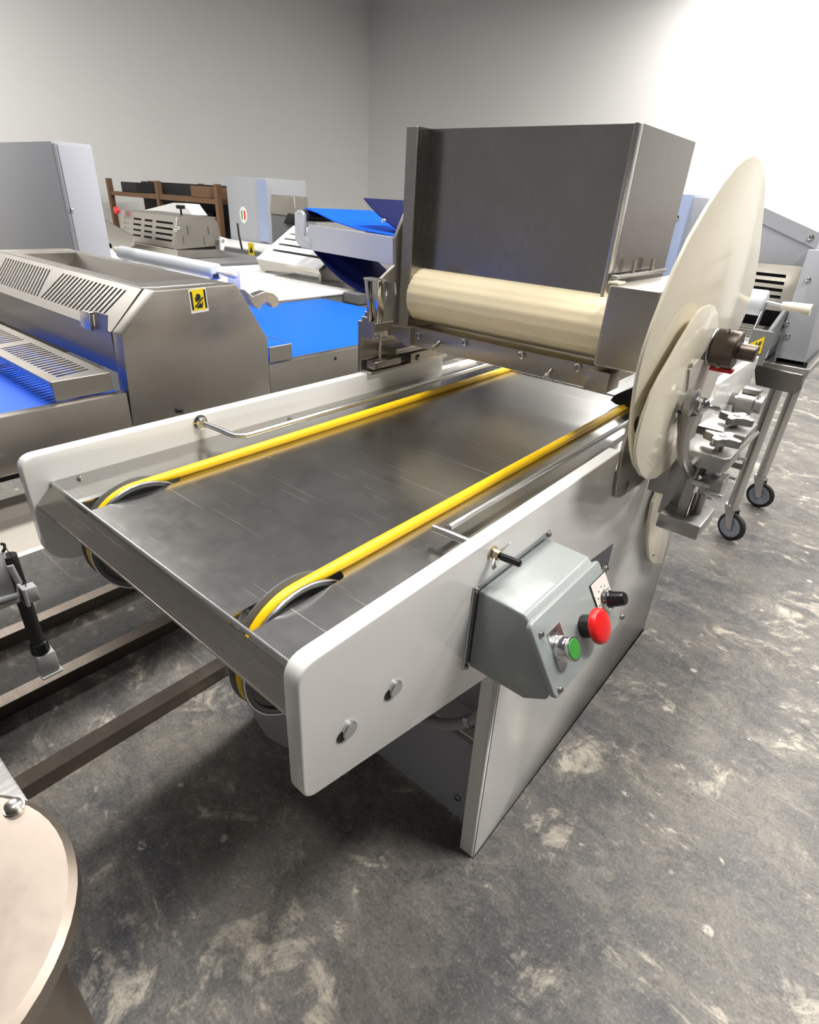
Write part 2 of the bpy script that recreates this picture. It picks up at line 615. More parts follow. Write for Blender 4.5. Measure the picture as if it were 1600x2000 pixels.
# motor housing under the deck
prism('motor_housing', ats([(490, 1382), (560, 1385), (560, 1462), (520, 1440), (495, 1400)], 1, 0.6), (0, 0.2, 0), M['conduit'], mo, 0.004, 2)
box('motor_bracket', (-1.02, 0.64, 0.24), (-0.84, 0.80, 0.72), M['mgrey_dk'], mo, 0.004, 2)
# conduit with clamp
cpts = [at(700, 1370, 1, 0.86), at(790, 1395, 1, 0.80), at(850, 1412, 1, 0.79), at(905, 1412, 1, 0.79), at(945, 1385, 1, 0.80), at(985, 1320, 1, 0.84)]
cdt = tube('conduit', smooth_path(cpts, 8), 0.0135, M['conduit'], mo, 12)
cc = at(918, 1408, 1, 0.79)
lathe('conduit_clamp', cc - Vector((0.006, 0, 0.004)), (0.8, 0, 0.6), [(0, 0.0155), (0.014, 0.0155)], M['zinc'], cdt, 16)
box('clamp_tab', at(925, 1415, 1, 0.79), at(950, 1428, 1, 0.80) + Vector((0, 0.004, 0)), M['zinc'], cdt)
bolt('bolt', at(946, 1422, 1, 0.788), (0, -1, 0), SCREW, cdt)

# ---- deck with two slots
SL = [(-0.997, -0.957), (-0.547, -0.503)]
YE = 1.735
bm = bmesh.new()
xs = [XL, SL[0][0], SL[0][1], SL[1][0], SL[1][1], XR]
for i in range(5):
    y0 = 0.495 if i in (1, 3) else 0.318
    bm_box(bm, (xs[i], y0, D - 0.003), (xs[i + 1], YE, D))
bmesh.ops.remove_doubles(bm, verts=bm.verts, dist=1e-6)
deck = link('deck', finish(bm, M['deck']), mo)
for i in (1, 3):        # rounded inner ends of the slots
    cxm = (xs[i] + xs[i + 1]) / 2
    r = (xs[i + 1] - xs[i]) / 2
    for s in (-1, 1):
        pts = [Vector((cxm + s * r, 0.4955, D - 0.003)), Vector((cxm + s * r, 0.495 - r * 0.6, D - 0.003))]
        for k in range(1, 7):
            a = k / 6 * math.pi / 2
            pts.append(Vector((cxm + s * r * math.cos(a), 0.495 - r * 0.6 + r * 0.6 * math.sin(a), D - 0.003)))
        prism('slot_end', pts, (0, 0, 0.003), M['deck'], deck)
# front lip, folded forward and down
lp = [(0.318, D), (0.283, 0.927), (0.300, 0.915)]
bm = bmesh.new()
th = 0.0025
LX = [(XL, SL[0][0]), (SL[0][1], SL[1][0]), (SL[1][1], XR)]
bm_prism(bm, [Vector((XL, 0.3145, D - 0.008)), Vector((XL, 0.283, 0.927)), Vector((XL, 0.2855, 0.925)), Vector((XL, 0.317, D - 0.010))], (XR - XL, 0, 0))
for a, b in LX:
    bm_prism(bm, [Vector((a, 0.3215, D)), Vector((a, 0.3185, D + 0.0002)), Vector((a, 0.3145, D - 0.008)), Vector((a, 0.317, D - 0.010))], (b - a, 0, 0))
bm_prism(bm, [Vector((XL, 0.283, 0.927)), Vector((XL, 0.305, 0.915)), Vector((XL, 0.305, 0.918)), Vector((XL, 0.2845, 0.9295))], (XR - XL, 0, 0))
link('front_lip', finish(bm, brushed('lip_steel', (0.46, 0.43, 0.39), 0.24, (1, 30, 30), 0.02, scratch=0.2), 0.0), mo)
link('lip_crest', finish((lambda b: (bm_tube(b, [(XL, 0.3185, D - 0.002), (XR, 0.3185, D - 0.002)], 0.0036, 10), b)[1])(bmesh.new()), M['zinc'], smooth=True), mo)
# end plate beyond the deck and transfer plate
tp = box('transfer_plate', (XL, YE + 0.004, D - 0.003), (XR, 2.45, D + 0.004), M['steel_bright'], mo, 0.001, 1)
for px in [(155, 935), (565, 818), (440, 838)]:
    p = at(px[0], px[1], 2, D)
    bolt('rivet', p, (0, 0, 1), SCREW, deck)

# ---- yellow cords on flanged pulleys
PC = Vector((0, 0.412, 0.8735))
RC = 0.100
for xc, sl in ((-0.977, SL[0]), (-0.525, SL[1])):
    path = [(xc, 2.3, D + 0.008), (xc, 1.9, D + 0.008), (xc, 1.4, D + 0.008), (xc, 0.9, D + 0.008), (xc, 0.55, D + 0.008)]
    for k in range(0, 25):
        a = math.pi / 2 + math.pi * k / 24
        path.append((xc, PC.y + RC * math.cos(a), PC.z + RC * math.sin(a)))
    path += [(xc, 0.9, PC.z - RC), (xc, 1.6, PC.z - RC)]
    pu = lathe('pulley', (xc - 0.0165, PC.y, PC.z), (1, 0, 0),
               [(0, 0.02), (0, 0.110), (0.0028, 0.110), (0.006, 0.104), (0.009, 0.093), (0.024, 0.093), (0.027, 0.104), (0.0302, 0.110), (0.033, 0.110),
                (0.033, 0.101), (0.020, 0.098), (0.020, 0.045), (0.036, 0.040), (0.036, 0.0)], M['wheel_dk'], mo, 48)
    tube('rim_wire', [(xc + 0.0165, PC.y + 0.109 * math.cos(t), PC.z + 0.109 * math.sin(t)) for t in [2 * math.pi * k / 40 for k in range(40)]], 0.0018, M['zinc'], pu, 6, True)
    tube('drive_cord', path, [0.0097] * 5 + [0.0085] * 25 + [0.0097] * 2, M['cord'], mo, 14)
cyl('pulley_shaft', (XLo + 0.01, PC.y, PC.z), (XRo - 0.01, PC.y, PC.z), 0.012, M['bolt'], mo)

# ---- guide rods with studs
zr = D + 0.022
g1 = tube('guide_rod', smooth_path([(XL, 0.636, 1.006), (-1.075, 0.652, 0.998), (-1.036, 0.668, zr + 0.002), (-1.022, 0.69, zr)], 6) + [Vector((-1.022, 1.1, zr)), Vector((-1.022, 1.72, zr))], 0.0065, M['zinc'], mo, 12)
lathe('stud_washer', (XL, 0.636, 1.006), (1, 0, 0), [(0, 0.017), (0.003, 0.017), (0.006, 0.012), (0.014, 0.011), (0.014, 0.0)], M['chrome'], g1)
zg = D + 0.03
g2 = tube('guide_rod', [(-0.452, 0.675, zg), (-0.452, 1.1, zg - 0.004), (-0.452, 1.60, zg - 0.01)], 0.0065, M['zinc'], mo, 12)
tube('cross_stud', [(-0.47, 0.657, 0.9945), (-0.44, 0.660, 0.9945), (-0.386, 0.664, 0.994)], 0.0065, M['zinc'], g2, 12)
wx = Vector((XRo, 0.664, 0.994))
lathe('stud_nut', wx, (1, 0, 0), [(0, 0.012), (0.003, 0.012), (0.003, 0.0085), (0.014, 0.0085), (0.014, 0)], M['brass'], g2, 16)
cyl('stud_cap', wx + Vector((0.014, 0, 0)), wx + Vector((0.050, 0.002, 0.001)), 0.0058, M['black'], g2, 14, 0.002)
for s in (-1, 1):
    prism('wing', [wx + Vector((0.006, s * 0.006, s * 0.002)), wx + Vector((0.012, s * 0.020, s * 0.010)), wx + Vector((0.016, s * 0.022, s * 0.016)), wx + Vector((0.018, s * 0.014, s * 0.015)), wx + Vector((0.013, s * 0.006, s * 0.006))], (0.002, -s * 0.001, 0.003), M['zinc'], g2, 0.0008, 1)
# slotted dowel plugs in the panel side
for px in ((770, 1343), (680, 1423)):
    p = at(px[0], px[1], 0, XRo)
    pl = lathe('dowel_plug', p - Vector((0.002, 0, 0)), (1, 0, 0), [(0, 0.0125), (0.006, 0.0125), (0.0075, 0.011), (0.0075, 0)], M['zinc'], mo, 20)
    lathe('plug_hole', p + Vector((0.0003, -0.011, -0.004)), (1, 0, 0), [(0, 0.009), (0.0012, 0.009)], M['dark'], pl, 14)

# ---- control box on the right panel
cb = prism('control_box', [Vector((XRo + 0.003, 0.632, 0.940)), Vector((-0.275, 0.632, 0.938)), Vector((-0.258, 0.632, 0.924)), Vector((-0.207, 0.632, 0.832)), Vector((-0.214, 0.632, 0.806)), Vector((-0.250, 0.632, 0.783)), Vector((XRo + 0.003, 0.632, 0.783))],
           (0, 0.222, 0), M['boxgrey'], mo, 0.004, 3)
box('back_plate', (XRo, 0.619, 0.779), (XRo + 0.0025, 0.867, 0.951), M['zinc'], cb, 0.001, 1)
for (yy, zz) in ((0.626, 0.944), (0.860, 0.944), (0.626, 0.785)):
    bolt('bolt', (XRo + 0.0025, yy, zz), (1, 0, 0), SCREW, cb)
LT = Vector((-0.2585, 0, 0.9345))
LB = Vector((-0.1945, 0, 0.8285))
ld = (LB - LT)
LL = ld.length
ld.normalize()
ln = Vector((-ld.z, 0, ld.x))
if ln.x < 0:
    ln = -ln
Y0, Y1 = 0.621, 0.863


def lid(u, v, h=0.0):
    """u along y 0..1, v down the lid in metres, h above the face"""
    return Vector((LT.x, Y0 + (Y1 - Y0) * u, LT.z)) + ld * v + ln * h


rp = round_poly([(Y0, 0), (Y1, 0), (Y1, LL), (Y0, LL)], 0.010, 4)
prism('box_lid', [Vector((LT.x, p[0], LT.z)) + ld * p[1] - ln * 0.010 for p in rp], ln * 0.010, M['boxgrey'], mo, 0.003, 3).name
lidob = bpy.data.objects['box_lid']
lidob.parent = cb
lidob.matrix_parent_inverse = Matrix.Identity(4)


def find_lid(px, py):
    """where the sight line of a pixel meets the lid face"""
    d = ray(px, py)
    t = (Vector((LT.x, 0, LT.z)) - CAM).dot(ln) / d.dot(ln)
    return CAM + d * t


for px in ((1056, 1239), (1183, 1110), (1214, 1205), (1093, 1347)):
    bolt('screw', find_lid(*px) - ln * 0.0005, ln, SCREW, lidob)


def onlid(name, quad_px, h, mat):
    return prism(name, [find_lid(*p) for p in quad_px], ln * h, mat, lidob)


def lid_rect(name, c, w, hgt, th, mat, dy=0, dv=0, rotk=0.0, base=0.0):
    """rectangle on the lid round a centre point (y and lid-down axes)"""
    c = c + Vector((0, dy, 0)) + ld * dv + ln * base
    ca, sa = math.cos(rotk), math.sin(rotk)
    pts = []
    for (a, b) in ((-w / 2, -hgt / 2), (w / 2, -hgt / 2), (w / 2, hgt / 2), (-w / 2, hgt / 2)):
        a, b = a * ca - b * sa, a * sa + b * ca
        pts.append(c + Vector((0, a, 0)) + ld * b)
    return prism(name, pts, ln * th, mat, lidob)


# green start button
cg = find_lid(1094, 1267)
lid_rect('start_plate', cg, 0.040, 0.062, 0.001, M['zinc'], dv=-0.004)
lathe('start_bezel', cg + ln * 0.001, ln, [(0, 0.0215), (0.0015, 0.0215), (0.0015, 0.0205), (0.012, 0.0200), (0.017, 0.0165), (0.020, 0.0185), (0.024, 0.0185), (0.024, 0.0165)], M['chrome'], lidob, 28)
lathe('start_button', cg + ln * 0.018, ln, [(0, 0.0165), (0.0065, 0.0165), (0.008, 0.0150), (0.0085, 0.0)], M['green'], lidob, 28)
# red stop mushroom
cr = find_lid(1141, 1223)
lathe('stop_collar', cr, ln, [(0, 0.019), (0.020, 0.019), (0.022, 0.017), (0.022, 0)], M['black'], lidob, 28)
lathe('stop_button', cr + ln * 0.021, ln, [(0, 0.014), (0.001, 0.0270), (0.003, 0.0290), (0.008, 0.0290), (0.0115, 0.0272), (0.0135, 0.022), (0.0145, 0.012), (0.0148, 0.0)], M['red'], lidob, 36, 60)
# speed dial
cs = find_lid(1181, 1171)
lid_rect('dial_backing', cs, 0.062, 0.066, 0.0008, M['black'], dv=-0.008, dy=-0.003)
lid_rect('dial_plate', cs, 0.058, 0.063, 0.0014, M['plate'], dv=-0.008, dy=-0.001)
for k in range(8):
    a = math.radians(150 + k * 30)
    lid_rect('dial_mark', cs, 0.0016, 0.0042, 0.0004, M['ink'], dy=0.0235 * math.cos(a), dv=0.0235 * math.sin(a), rotk=a + math.pi / 2, base=0.0013)
lathe('dial_bezel', cs + ln * 0.0014, ln, [(0, 0.0185), (0.0015, 0.0185), (0.003, 0.016), (0.008, 0.014), (0.008, 0.0)], M['chrome'], lidob, 24)
lathe('dial_knob', cs + ln * 0.009, ln, [(0, 0.0150), (0.003, 0.0155), (0.006, 0.0135), (0.026, 0.0118), (0.029, 0.0095), (0.0295, 0.0)], M['black'], lidob, 20)
bolt('dial_screw', cs + ln * 0.008 - ld * 0.0135, ln, SCREW, lidob)


def text_on(name, body, size, org, ux, uy, un, mat, parent):
    cu = bpy.data.curves.new('lettering', 'FONT')
    cu.body = body
    cu.size = size
    cu.align_x = 'CENTER'
    cu.align_y = 'CENTER'
    cu.extrude = 0.0002
    cu.resolution_u = 2
    ob = bpy.data.objects.new('lettering_source', cu)
    COL.objects.link(ob)
    dg = bpy.context.evaluated_depsgraph_get()
    me = bpy.data.meshes.new_from_object(ob.evaluated_get(dg))
    bpy.data.objects.remove(ob)
    ux, uy, un = Vector(ux).normalized(), Vector(uy).normalized(), Vector(un).normalized()
    mt = Matrix(((ux.x, uy.x, un.x, org[0]), (ux.y, uy.y, un.y, org[1]), (ux.z, uy.z, un.z, org[2]), (0, 0, 0, 1)))
    me.transform(mt)
    me.materials.clear()
    me.materials.append(mat)
    return link(name, me, parent)


text_on('start_lettering', 'START', 0.0085, cg - ld * 0.0295 + ln * 0.0011, (0, 1, 0), -ld, ln, M['ink'], lidob)
# dark maker's plate behind the box
mp_ = prism('maker_plate', yz([(1.03, 0.765), (1.28, 0.735), (1.29, 0.60), (1.04, 0.63)], XRo - 0.001), (0.002, 0, 0), M['navylabel'], mo)
prism('plate_border', yz([(1.06, 0.700), (1.265, 0.675), (1.27, 0.625), (1.06, 0.650)], XRo + 0.001), (0.0004, 0, 0), M['bolt'], mp_)

# ---- roller head
YC, ZC, RR_ = 1.325, 1.232, 0.0705
bm = bmesh.new()
prof_n = 72
x0r, x1r = -1.052, -0.36
ring = []
for x in (x0r, x1r):
    c = []
    for k in range(prof_n):
        a = 2 * math.pi * k / prof_n
        r = RR_ - (0.0015 if k % 4 == 0 else 0.0)
        c.append(bm.verts.new((x, YC + r * math.cos(a), ZC + r * math.sin(a))))
    ring.append(c)
for k in range(prof_n):
    bm.faces.new((ring[0][k], ring[0][(k + 1) % prof_n], ring[1][(k + 1) % prof_n], ring[1][k]))
bm.faces.new(ring[0])
bm.faces.new(ring[1][::-1])
link('roller', finish(bm, M['roller'], 0, smooth=True, angle=50), mo)
# second roller behind, feeds against the first
lathe('rear_roller', (-1.05, 1.50, 1.215), (1, 0, 0), [(0, 0.068), (0.66, 0.068)], M['roller'], mo, 48)
# left side plates
pxprism('head_plate', [(806, 384), (772, 466), (772, 518), (744, 545), (744, 634), (792, 641), (860, 640), (880, 384)], 0, -1.094, -0.010, M['head_steel'], mo, 0.0015, 1)
box('hopper_flange', (-1.083, 1.262, 1.140), (-1.050, 1.268, 1.62), M['head_steel'], mo, 0.001, 1)
box('hopper_edge', (-1.056, 1.268, 1.140), (-1.050, 1.60, 1.62), M['steel_dark'], mo)
# hopper: front sheet above the roller, side and back sheets
box('hopper_front', (-1.050, 1.318, 1.297), (-0.525, 1.324, 1.62), M['steel_dark'], mo)
box('hopper_corner', (-0.531, 1.300, 1.300), (-0.521, 1.327, 1.62), M['steel_bright'], mo, 0.002, 2)
box('hopper_side', (-0.527, 1.327, 1.300), (-0.521, 1.66, 1.62), M['steel_dark'], mo)
box('hopper_back', (-1.050, 1.66, 1.10), (-0.521, 1.666, 1.62), M['steel_dark'], mo)
# scraper bar
sb = box('scraper_bar', (-1.045, 1.252, 1.108), (-0.470, 1.270, 1.158), M['steel'], mo, 0.0015, 2)
for px in ((818, 655), (908, 668), (1020, 693), (1130, 717)):
    bolt('bolt', at(px[0], px[1], 1, 1.252), (0, -1, 0), BOLT, sb)
for px in ((846, 681), (1066, 738)):
    p = at(px[0], px[1], 1, 1.222)
    p1 = Vector((p.x - 0.004, 1.252, p.z + 0.012))
    cyl('adjusting_screw', p, p1, 0.0055, M['bolt'], sb, 12)
    lathe('thumb_nut', p, p1 - p, [(0, 0.008), (0.010, 0.008), (0.012, 0.006)], M['zinc'], sb, 6)
box('gap_blocker', (-1.045, 1.271, 1.108), (-0.47, 1.62, 1.146), M['steel'], mo, 0.001, 1)  # added plate, blocks the bright gap between roller and bar
# bar end bracket, stepped
prism('bar_bracket', ats([(757, 634), (800, 640), (800, 678), (790, 676), (778, 662), (768, 655), (757, 655)], 1, 1.238), (0, 0.03, 0), M['steel'], mo, 0.001, 1)
box('bar_end_block', (-0.484, 1.196, 1.122), (-0.431, 1.262, 1.163), M['steel'], mo, 0.0015, 2)
# left bearing frame standing on the panel
lf = box('bearing_frame', (-1.150, 1.168, TOP), (-1.138, 1.53, 1.165), M['steel'], mo, 0.001, 1)
box('frame_cap', (-1.138, 1.168, 1.142), (-1.085, 1.245, 1.165), M['steel'], lf, 0.001, 1)
box('frame_step', (-1.142, 1.185, 1.165), (-1.105, 1.24, 1.188), M['steel'], lf, 0.001, 1)
box('foot_plate', (-1.142, 1.172, TOP - 0.002), (-1.100, 1.535, TOP + 0.006), M['steel'], lf, 0.001, 1)
box('slide_block', (-1.128, 1.182, 1.034), (-1.098, 1.30, 1.055), M['steel'], lf, 0.0015, 1)
box('slide_block', (-1.128, 1.33, 1.034), (-1.085, 1.46, 1.062), M['steel'], lf, 0.0015, 1)
box('slide_cover', (-1.130, 1.25, 1.072), (-1.075, 1.50, 1.086), M['steel_dark'], lf, 0.001, 1)
cyl('slide_screw', (-1.099, 1.20, 1.045), (-1.091, 1.20, 1.045), 0.008, M['bolt'], lf)
cyl('slide_screw', (-1.086, 1.365, 1.045), (-1.078, 1.365, 1.045), 0.009, M['bolt'], lf)
cyl('spring_rod', (-1.108, 1.215, 1.050), (-1.108, 1.215, 1.145), 0.004, M['bolt'], lf)
# latch with folded chrome handle
lt = box('latch_plate', (-1.128, 1.160, 1.122), (-1.083, 1.165, 1.180), M['steel'], lf, 0.001, 1)
for (px, py) in ((737, 656), (751, 659)):
    bolt('bolt', at(px, py, 1, 1.160), (0, -1, 0), SCREW, lf)
hl = ats([(722, 544), (750, 549), (750, 629), (728, 627)], 1, 1.152)
bm = bmesh.new()
A_, B_, C_, D_ = hl
for (u0, u1, dep) in ((0, 0.24, 0.020), (0.24, 0.50, 0.010), (0.50, 0.74, 0.016), (0.74, 1.0, 0.022)):
    bm_prism(bm, [A_.lerp(B_, u0), A_.lerp(B_, u1), D_.lerp(C_, u1), D_.lerp(C_, u0)], (0, -dep, 0))
link('latch_handle', finish(bm, M['chrome'], 0.0015, 2), lf)
prism('handle_cap', [A_ + Vector((0, -0.024, 0.004)), B_ + Vector((0, -0.024, 0.004)), B_ + Vector((0, 0.006, 0.004)), A_ + Vector((0, 0.006, 0.004))], (0, 0, -0.006), M['chrome'], lf, 0.001, 1)
prism('handle_arm', ats([(751, 550), (770, 552), (772, 575), (756, 600), (752, 600)], 1, 1.165), (0, 0.006, 0), M['steel'], lf)

# right end cover box
YB = 1.205
bm = bmesh.new()
bm_box(bm, (-0.477, YB, 1.172), (-0.368, 1.60, 1.336))
link('drive_cover', finish(bm, M['steel'], 0.006, 3), mo)
rt = box('cover_rail', (-0.512, 1.30, 1.337), (-0.500, 1.62, 1.345), M['steel_bright'], mo, 0.001, 1)
for yy in (1.40, 1.52):
    cyl('rail_pin', (-0.506, yy, 1.345), (-0.506, yy, 1.372), 0.004, M['bolt'], rt, 10)
pc_ = at(1190, 549, 1, 1.215)
box('corner_pad', (pc_.x, 1.21, 1.336), (pc_.x + 0.022, 1.25, 1.341), M['cream'], mo, 0.001, 1)
# steel side plate on the right panel
sp = prism('bearing_plate', yz([(1.148, 1.035), (1.165, 0.935), (1.180, 0.905), (1.215, 0.893), (1.70, 0.865), (1.80, 0.90), (1.80, 1.172), (1.16, 1.172)], XRo + 0.001), (0.008, 0, 0), M['steel'], mo, 0.0015, 1)
bolt('bolt', at(1225, 950, 0, XRo + 0.009), (1, 0, 0), bolt_mesh(0.012, 0.008, M['bolt']), sp)
# black bearing pad by the right cord
prism('cord_guard', ats([(1200, 772), (1245, 752), (1245, 800), (1203, 790), (1192, 782)], 1, 1.62), (0, 0.10, 0), M['black'], mo, 0.001, 1)

# cream guard discs
XA = -0.312
ga = [(1378, 400), (1340, 465), (1312, 525), (1290, 580), (1270, 630), (1253, 680), (1242, 722), (1235, 760), (1229, 805), (1226, 850), (1228, 880), (1233, 905), (1246, 928), (1264, 934), (1290, 915)]
gr = [(1425, 660), (1438, 642), (1452, 610), (1468, 555), (1478, 495), (1483, 440)]
la = [p for p in ats(ga, 0, XA)]
ra = [p for p in ats(gr, 0, XA)]
topc = []
P0, P1 = ra[-1], la[0]
for k in range(1, 10):
    t = k / 10
    mid_ = Vector((XA, (P0.y + P1.y) / 2 + 0.02, 1.665))
    topc.append(P0 * (1 - t) ** 2 + mid_ * 2 * t * (1 - t) + P1 * t * t)
prism('guard_disc', la + ra + topc, (0.007, 0, 0), M['cream'], mo, 0.0022, 2)
XB = -0.288
gb = [(1383, 594), (1368, 600), (1352, 618), (1338, 642), (1322, 668), (1305, 698), (1285, 732), (1268, 765), (1252, 808), (1241, 848), (1236, 880), (1239, 905), (1247, 925), (1259, 936), (1276, 933), (1296, 918), (1312, 902), (1324, 884), (1335, 858), (1350, 822), (1362, 790), (1370, 762), (1376, 742), (1378, 726), (1370, 740), (1362, 752), (1355, 756), (1351, 745), (1354, 725), (1360, 705), (1370, 688), (1382, 674), (1392, 656), (1398, 636), (1397, 612), (1391, 597)]
prism('guard_disc', ats(gb, 0, XB), (0.006, 0, 0), M['cream'], mo, 0.002, 2)
bolt('disc_screw', at(1347, 714, 0, XB + 0.006), (1, 0, 0), SCREW, mo)
pxprism('disc_slot', [(1238, 828), (1243, 815), (1247, 812), (1246, 825), (1242, 840), (1239, 846)], 0, XA + 0.0068, 0.0006, M['dark'], mo)
# drive hub on the upper roller shaft
lathe('drive_hub', (-0.300, YC, ZC), (1, 0, 0), [(0, 0.030), (0.024, 0.030), (0.026, 0.0375), (0.066, 0.0375), (0.069, 0.035), (0.069, 0.016), (0.066, 0.016)], M['iron'], mo, 32)
lathe('hub_ring', (-0.302, YC, ZC), (1, 0, 0), [(0, 0.036), (0.022, 0.036), (0.024, 0.0345)], M['zinc'], mo, 32)
lathe('hub_shaft', (-0.235, YC, ZC), (1, 0, 0), [(0, 0.0165), (0.036, 0.0165), (0.038, 0.015), (0.038, 0)], M['iron'], mo, 20)
for a in (1.9, -2.2):
    dd = Vector((0, math.cos(a), math.sin(a)))
    bolt('set_screw', Vector((-0.255, YC, ZC)) + dd * 0.0365, dd, SCREW, bpy.data.objects['drive_hub'])
box('red_tag', (-0.272, 1.318, 1.186), (-0.228, 1.340, 1.1945), M['red'], mo, 0.001, 1)
# grey stop plate below the hub
pxprism('stop_plate', [(1345, 722), (1362, 702), (1382, 703), (1412, 707), (1374, 802), (1358, 798), (1340, 770)], 0, -0.282, 0.003, M['frosted'], mo)
# lower shaft with eccentric lever
ys, zs = 1.205, 1.142
lathe('lower_hub', (-0.325, ys, zs), (1, 0, 0), [(0, 0.021), (0.052, 0.021), (0.054, 0.019), (0.054, 0)], M['zinc'], mo, 24)
lv = lathe('lever_ring', (-0.272, ys, zs), (1, 0, 0), [(0, 0.024), (0.004, 0.029), (0.016, 0.029), (0.020, 0.025), (0.022, 0.016), (0.024, 0.016), (0.024, 0)], M['alu'], mo, 24)
lathe('lever_knob', (-0.250, ys, zs), (1, 0, 0), [(0, 0.010), (0.003, 0.014), (0.010, 0.0155), (0.018, 0.013), (0.022, 0.007), (0.024, 0.0045), (0.044, 0.0045), (0.044, 0)], M['chrome'], lv, 20, 60)
ap = [Vector((-0.262, ys + 0.004, zs - 0.018)), at(1339, 835, 0, -0.262), at(1334, 870, 0, -0.262), at(1337, 902, 0, -0.258), at(1350, 930, 0, -0.254), at(1360, 940, 0, -0.250)]
tube('lever_arm', smooth_path(ap, 6), [0.021 - 0.0009 * k for k in range(8)] + [0.0135 - 0.0001 * k for k in range(23)], M['alu'], lv, 12)
# adjusting bracket with star knobs
ab = box('adjust_bracket', (-0.306, 1.40, 0.80), (-0.264, 1.43, 0.99), M['alu'], mo, 0.002, 2)
box('bracket_stub', (-0.352, 1.425, 0.84), (-0.304, 1.445, 0.92), M['alu'], ab, 0.002, 1)
box('lower_shelf', (-0.287, 1.33, 0.796), (-0.190, 1.46, 0.834), M['alu'], ab, 0.004, 2)
prism('upper_shelf', [Vector((-0.284, 1.34, 0.968)), Vector((-0.190, 1.34, 0.968)), Vector((-0.182, 1.36, 0.968)), Vector((-0.182, 1.46, 0.968)), Vector((-0.284, 1.46, 0.968))], (0, 0, 0.034), M['alu'], ab, 0.002, 2)
box('upper_shelf', (-0.30, 1.52, 0.985), (-0.190, 1.66, 1.007), M['alu'], ab, 0.002, 2)
box('post', (-0.258, 1.365, 0.826), (-0.236, 1.385, 0.985), M['alu'], ab, 0.002, 1)
for yy, xk in ((1.40, -0.218), (1.59, -0.232)):
    cyl('threaded_rod', (xk, yy, 0.80), (xk, yy, 1.02), 0.0095, M['bolt'], ab, 14)
    cyl('rod_collar', (xk, yy, 0.93), (xk, yy, 0.965), 0.022, M['zinc'], ab, 18, 0.003)
    pts = []
    for k in range(48):
        a = 2 * math.pi * k / 48
        r = 0.024 + 0.020 * max(0.0, math.cos(2 * a + 0.6)) ** 2 if False else 0.022 + 0.021 * (0.5 + 0.5 * math.cos(4 * a + 0.9)) ** 1.6
        pts.append(Vector((xk + r * math.cos(a), yy + r * math.sin(a), 1.016)))
    kn = prism('star_knob', pts, (0, 0, 0.018), M['alu'], ab, 0.0012, 1)
    lathe('knob_boss', (xk, yy, 1.034), (0, 0, 1), [(0, 0.009), (0.0015, 0.009), (0.0015, 0.006), (0.0003, 0.005), (0.0003, 0)], M['zinc'], kn, 16)
for (px, py, yy) in ((1368, 945, 1.345), (1392, 965, 1.36), (1420, 930, 1.45), (1440, 893, 1.56)):
    p = at(px, py, 1, yy)
    lathe('clevis_pin', p - Vector((0.016, 0, 0)), (1, 0, 0), [(0, 0.008), (0.022, 0.008), (0.022, 0.005), (0.036, 0.005), (0.036, 0)], M['zinc'], ab, 12)
box('clevis', at(1372, 930, 1, 1.36), at(1415, 960, 1, 1.42), M['alu'], ab, 0.002, 1)
tube('link_rod', [at(1368, 942, 1, 1.36), at(1402, 912, 1, 1.44), at(1440, 884, 1, 1.56), at(1480, 845, 1, 1.75)], 0.005, M['chrome'], ab, 10)
for px in ((1356, 985),):
    p = at(px[0], px[1], 1, 1.40)
    cyl('return_spring', p + Vector((0, 0, -0.03)), p + Vector((0, 0, 0.03)), 0.007, M['bolt'], ab, 10)
# lower cream guard plate
pxprism('lower_guard', [(1320, 891), (1302, 915), (1284, 948), (1270, 980), (1263, 1015), (1260, 1055), (1263, 1088), (1269, 1098), (1288, 1099), (1297, 1060), (1303, 1000), (1314, 940), (1327, 903)], 0, -0.352, 0.010, M['cream'], mo, 0.002, 2)
bolt('bolt', at(1276, 1083, 0, -0.342), (1, 0, 0), SCREW, mo)
bolt('bolt', at(1294, 938, 0, -0.342), (1, 0, 0), SCREW, mo)
# rear clamp on the white panel
p = at(1462, 786, 1, 2.20)
rc = lathe('rear_clamp', (XRo - 0.004, 2.20, p.z), (1, 0, 0), [(0, 0.022), (0.030, 0.022), (0.030, 0.040), (0.080, 0.040), (0.083, 0.030), (0.105, 0.030), (0.106, 0.022), (0.106, 0)], M['alu'], mo, 28)
box('clamp_bar', (XRo + 0.030, 2.17, p.z + 0.034), (XRo + 0.085, 2.215, p.z + 0.052), M['alu'], rc, 0.004, 2)
pxprism('panel_slot', [(1430, 800), (1436, 780), (1441, 771), (1440, 790), (1432, 812)], 0, XRo + 0.0005, 0.001, M['dark'], mo)

# ================================================================== steel sheeter beside the moulder
XS = -1.60
ls = thing('dough_sheeter', 'stainless dough sheeter with slotted covers, hand warning sticker and blue belt beside the moulder', 'bakery machine', (-2.1, 0.95, 0))
prof = [(0.698, 0.80), (0.716, 1.101), (0.826, 1.207), (1.093, 1.209), (1.195, 1.034), (1.195, 0.80)]
ec = prism('end_cap', yz(prof, XS), (-0.055, 0, 0), M['steel'], ls, 0.003, 2)
XC0, XC1 = -1.663, -2.74
WC = XC0 - XC1
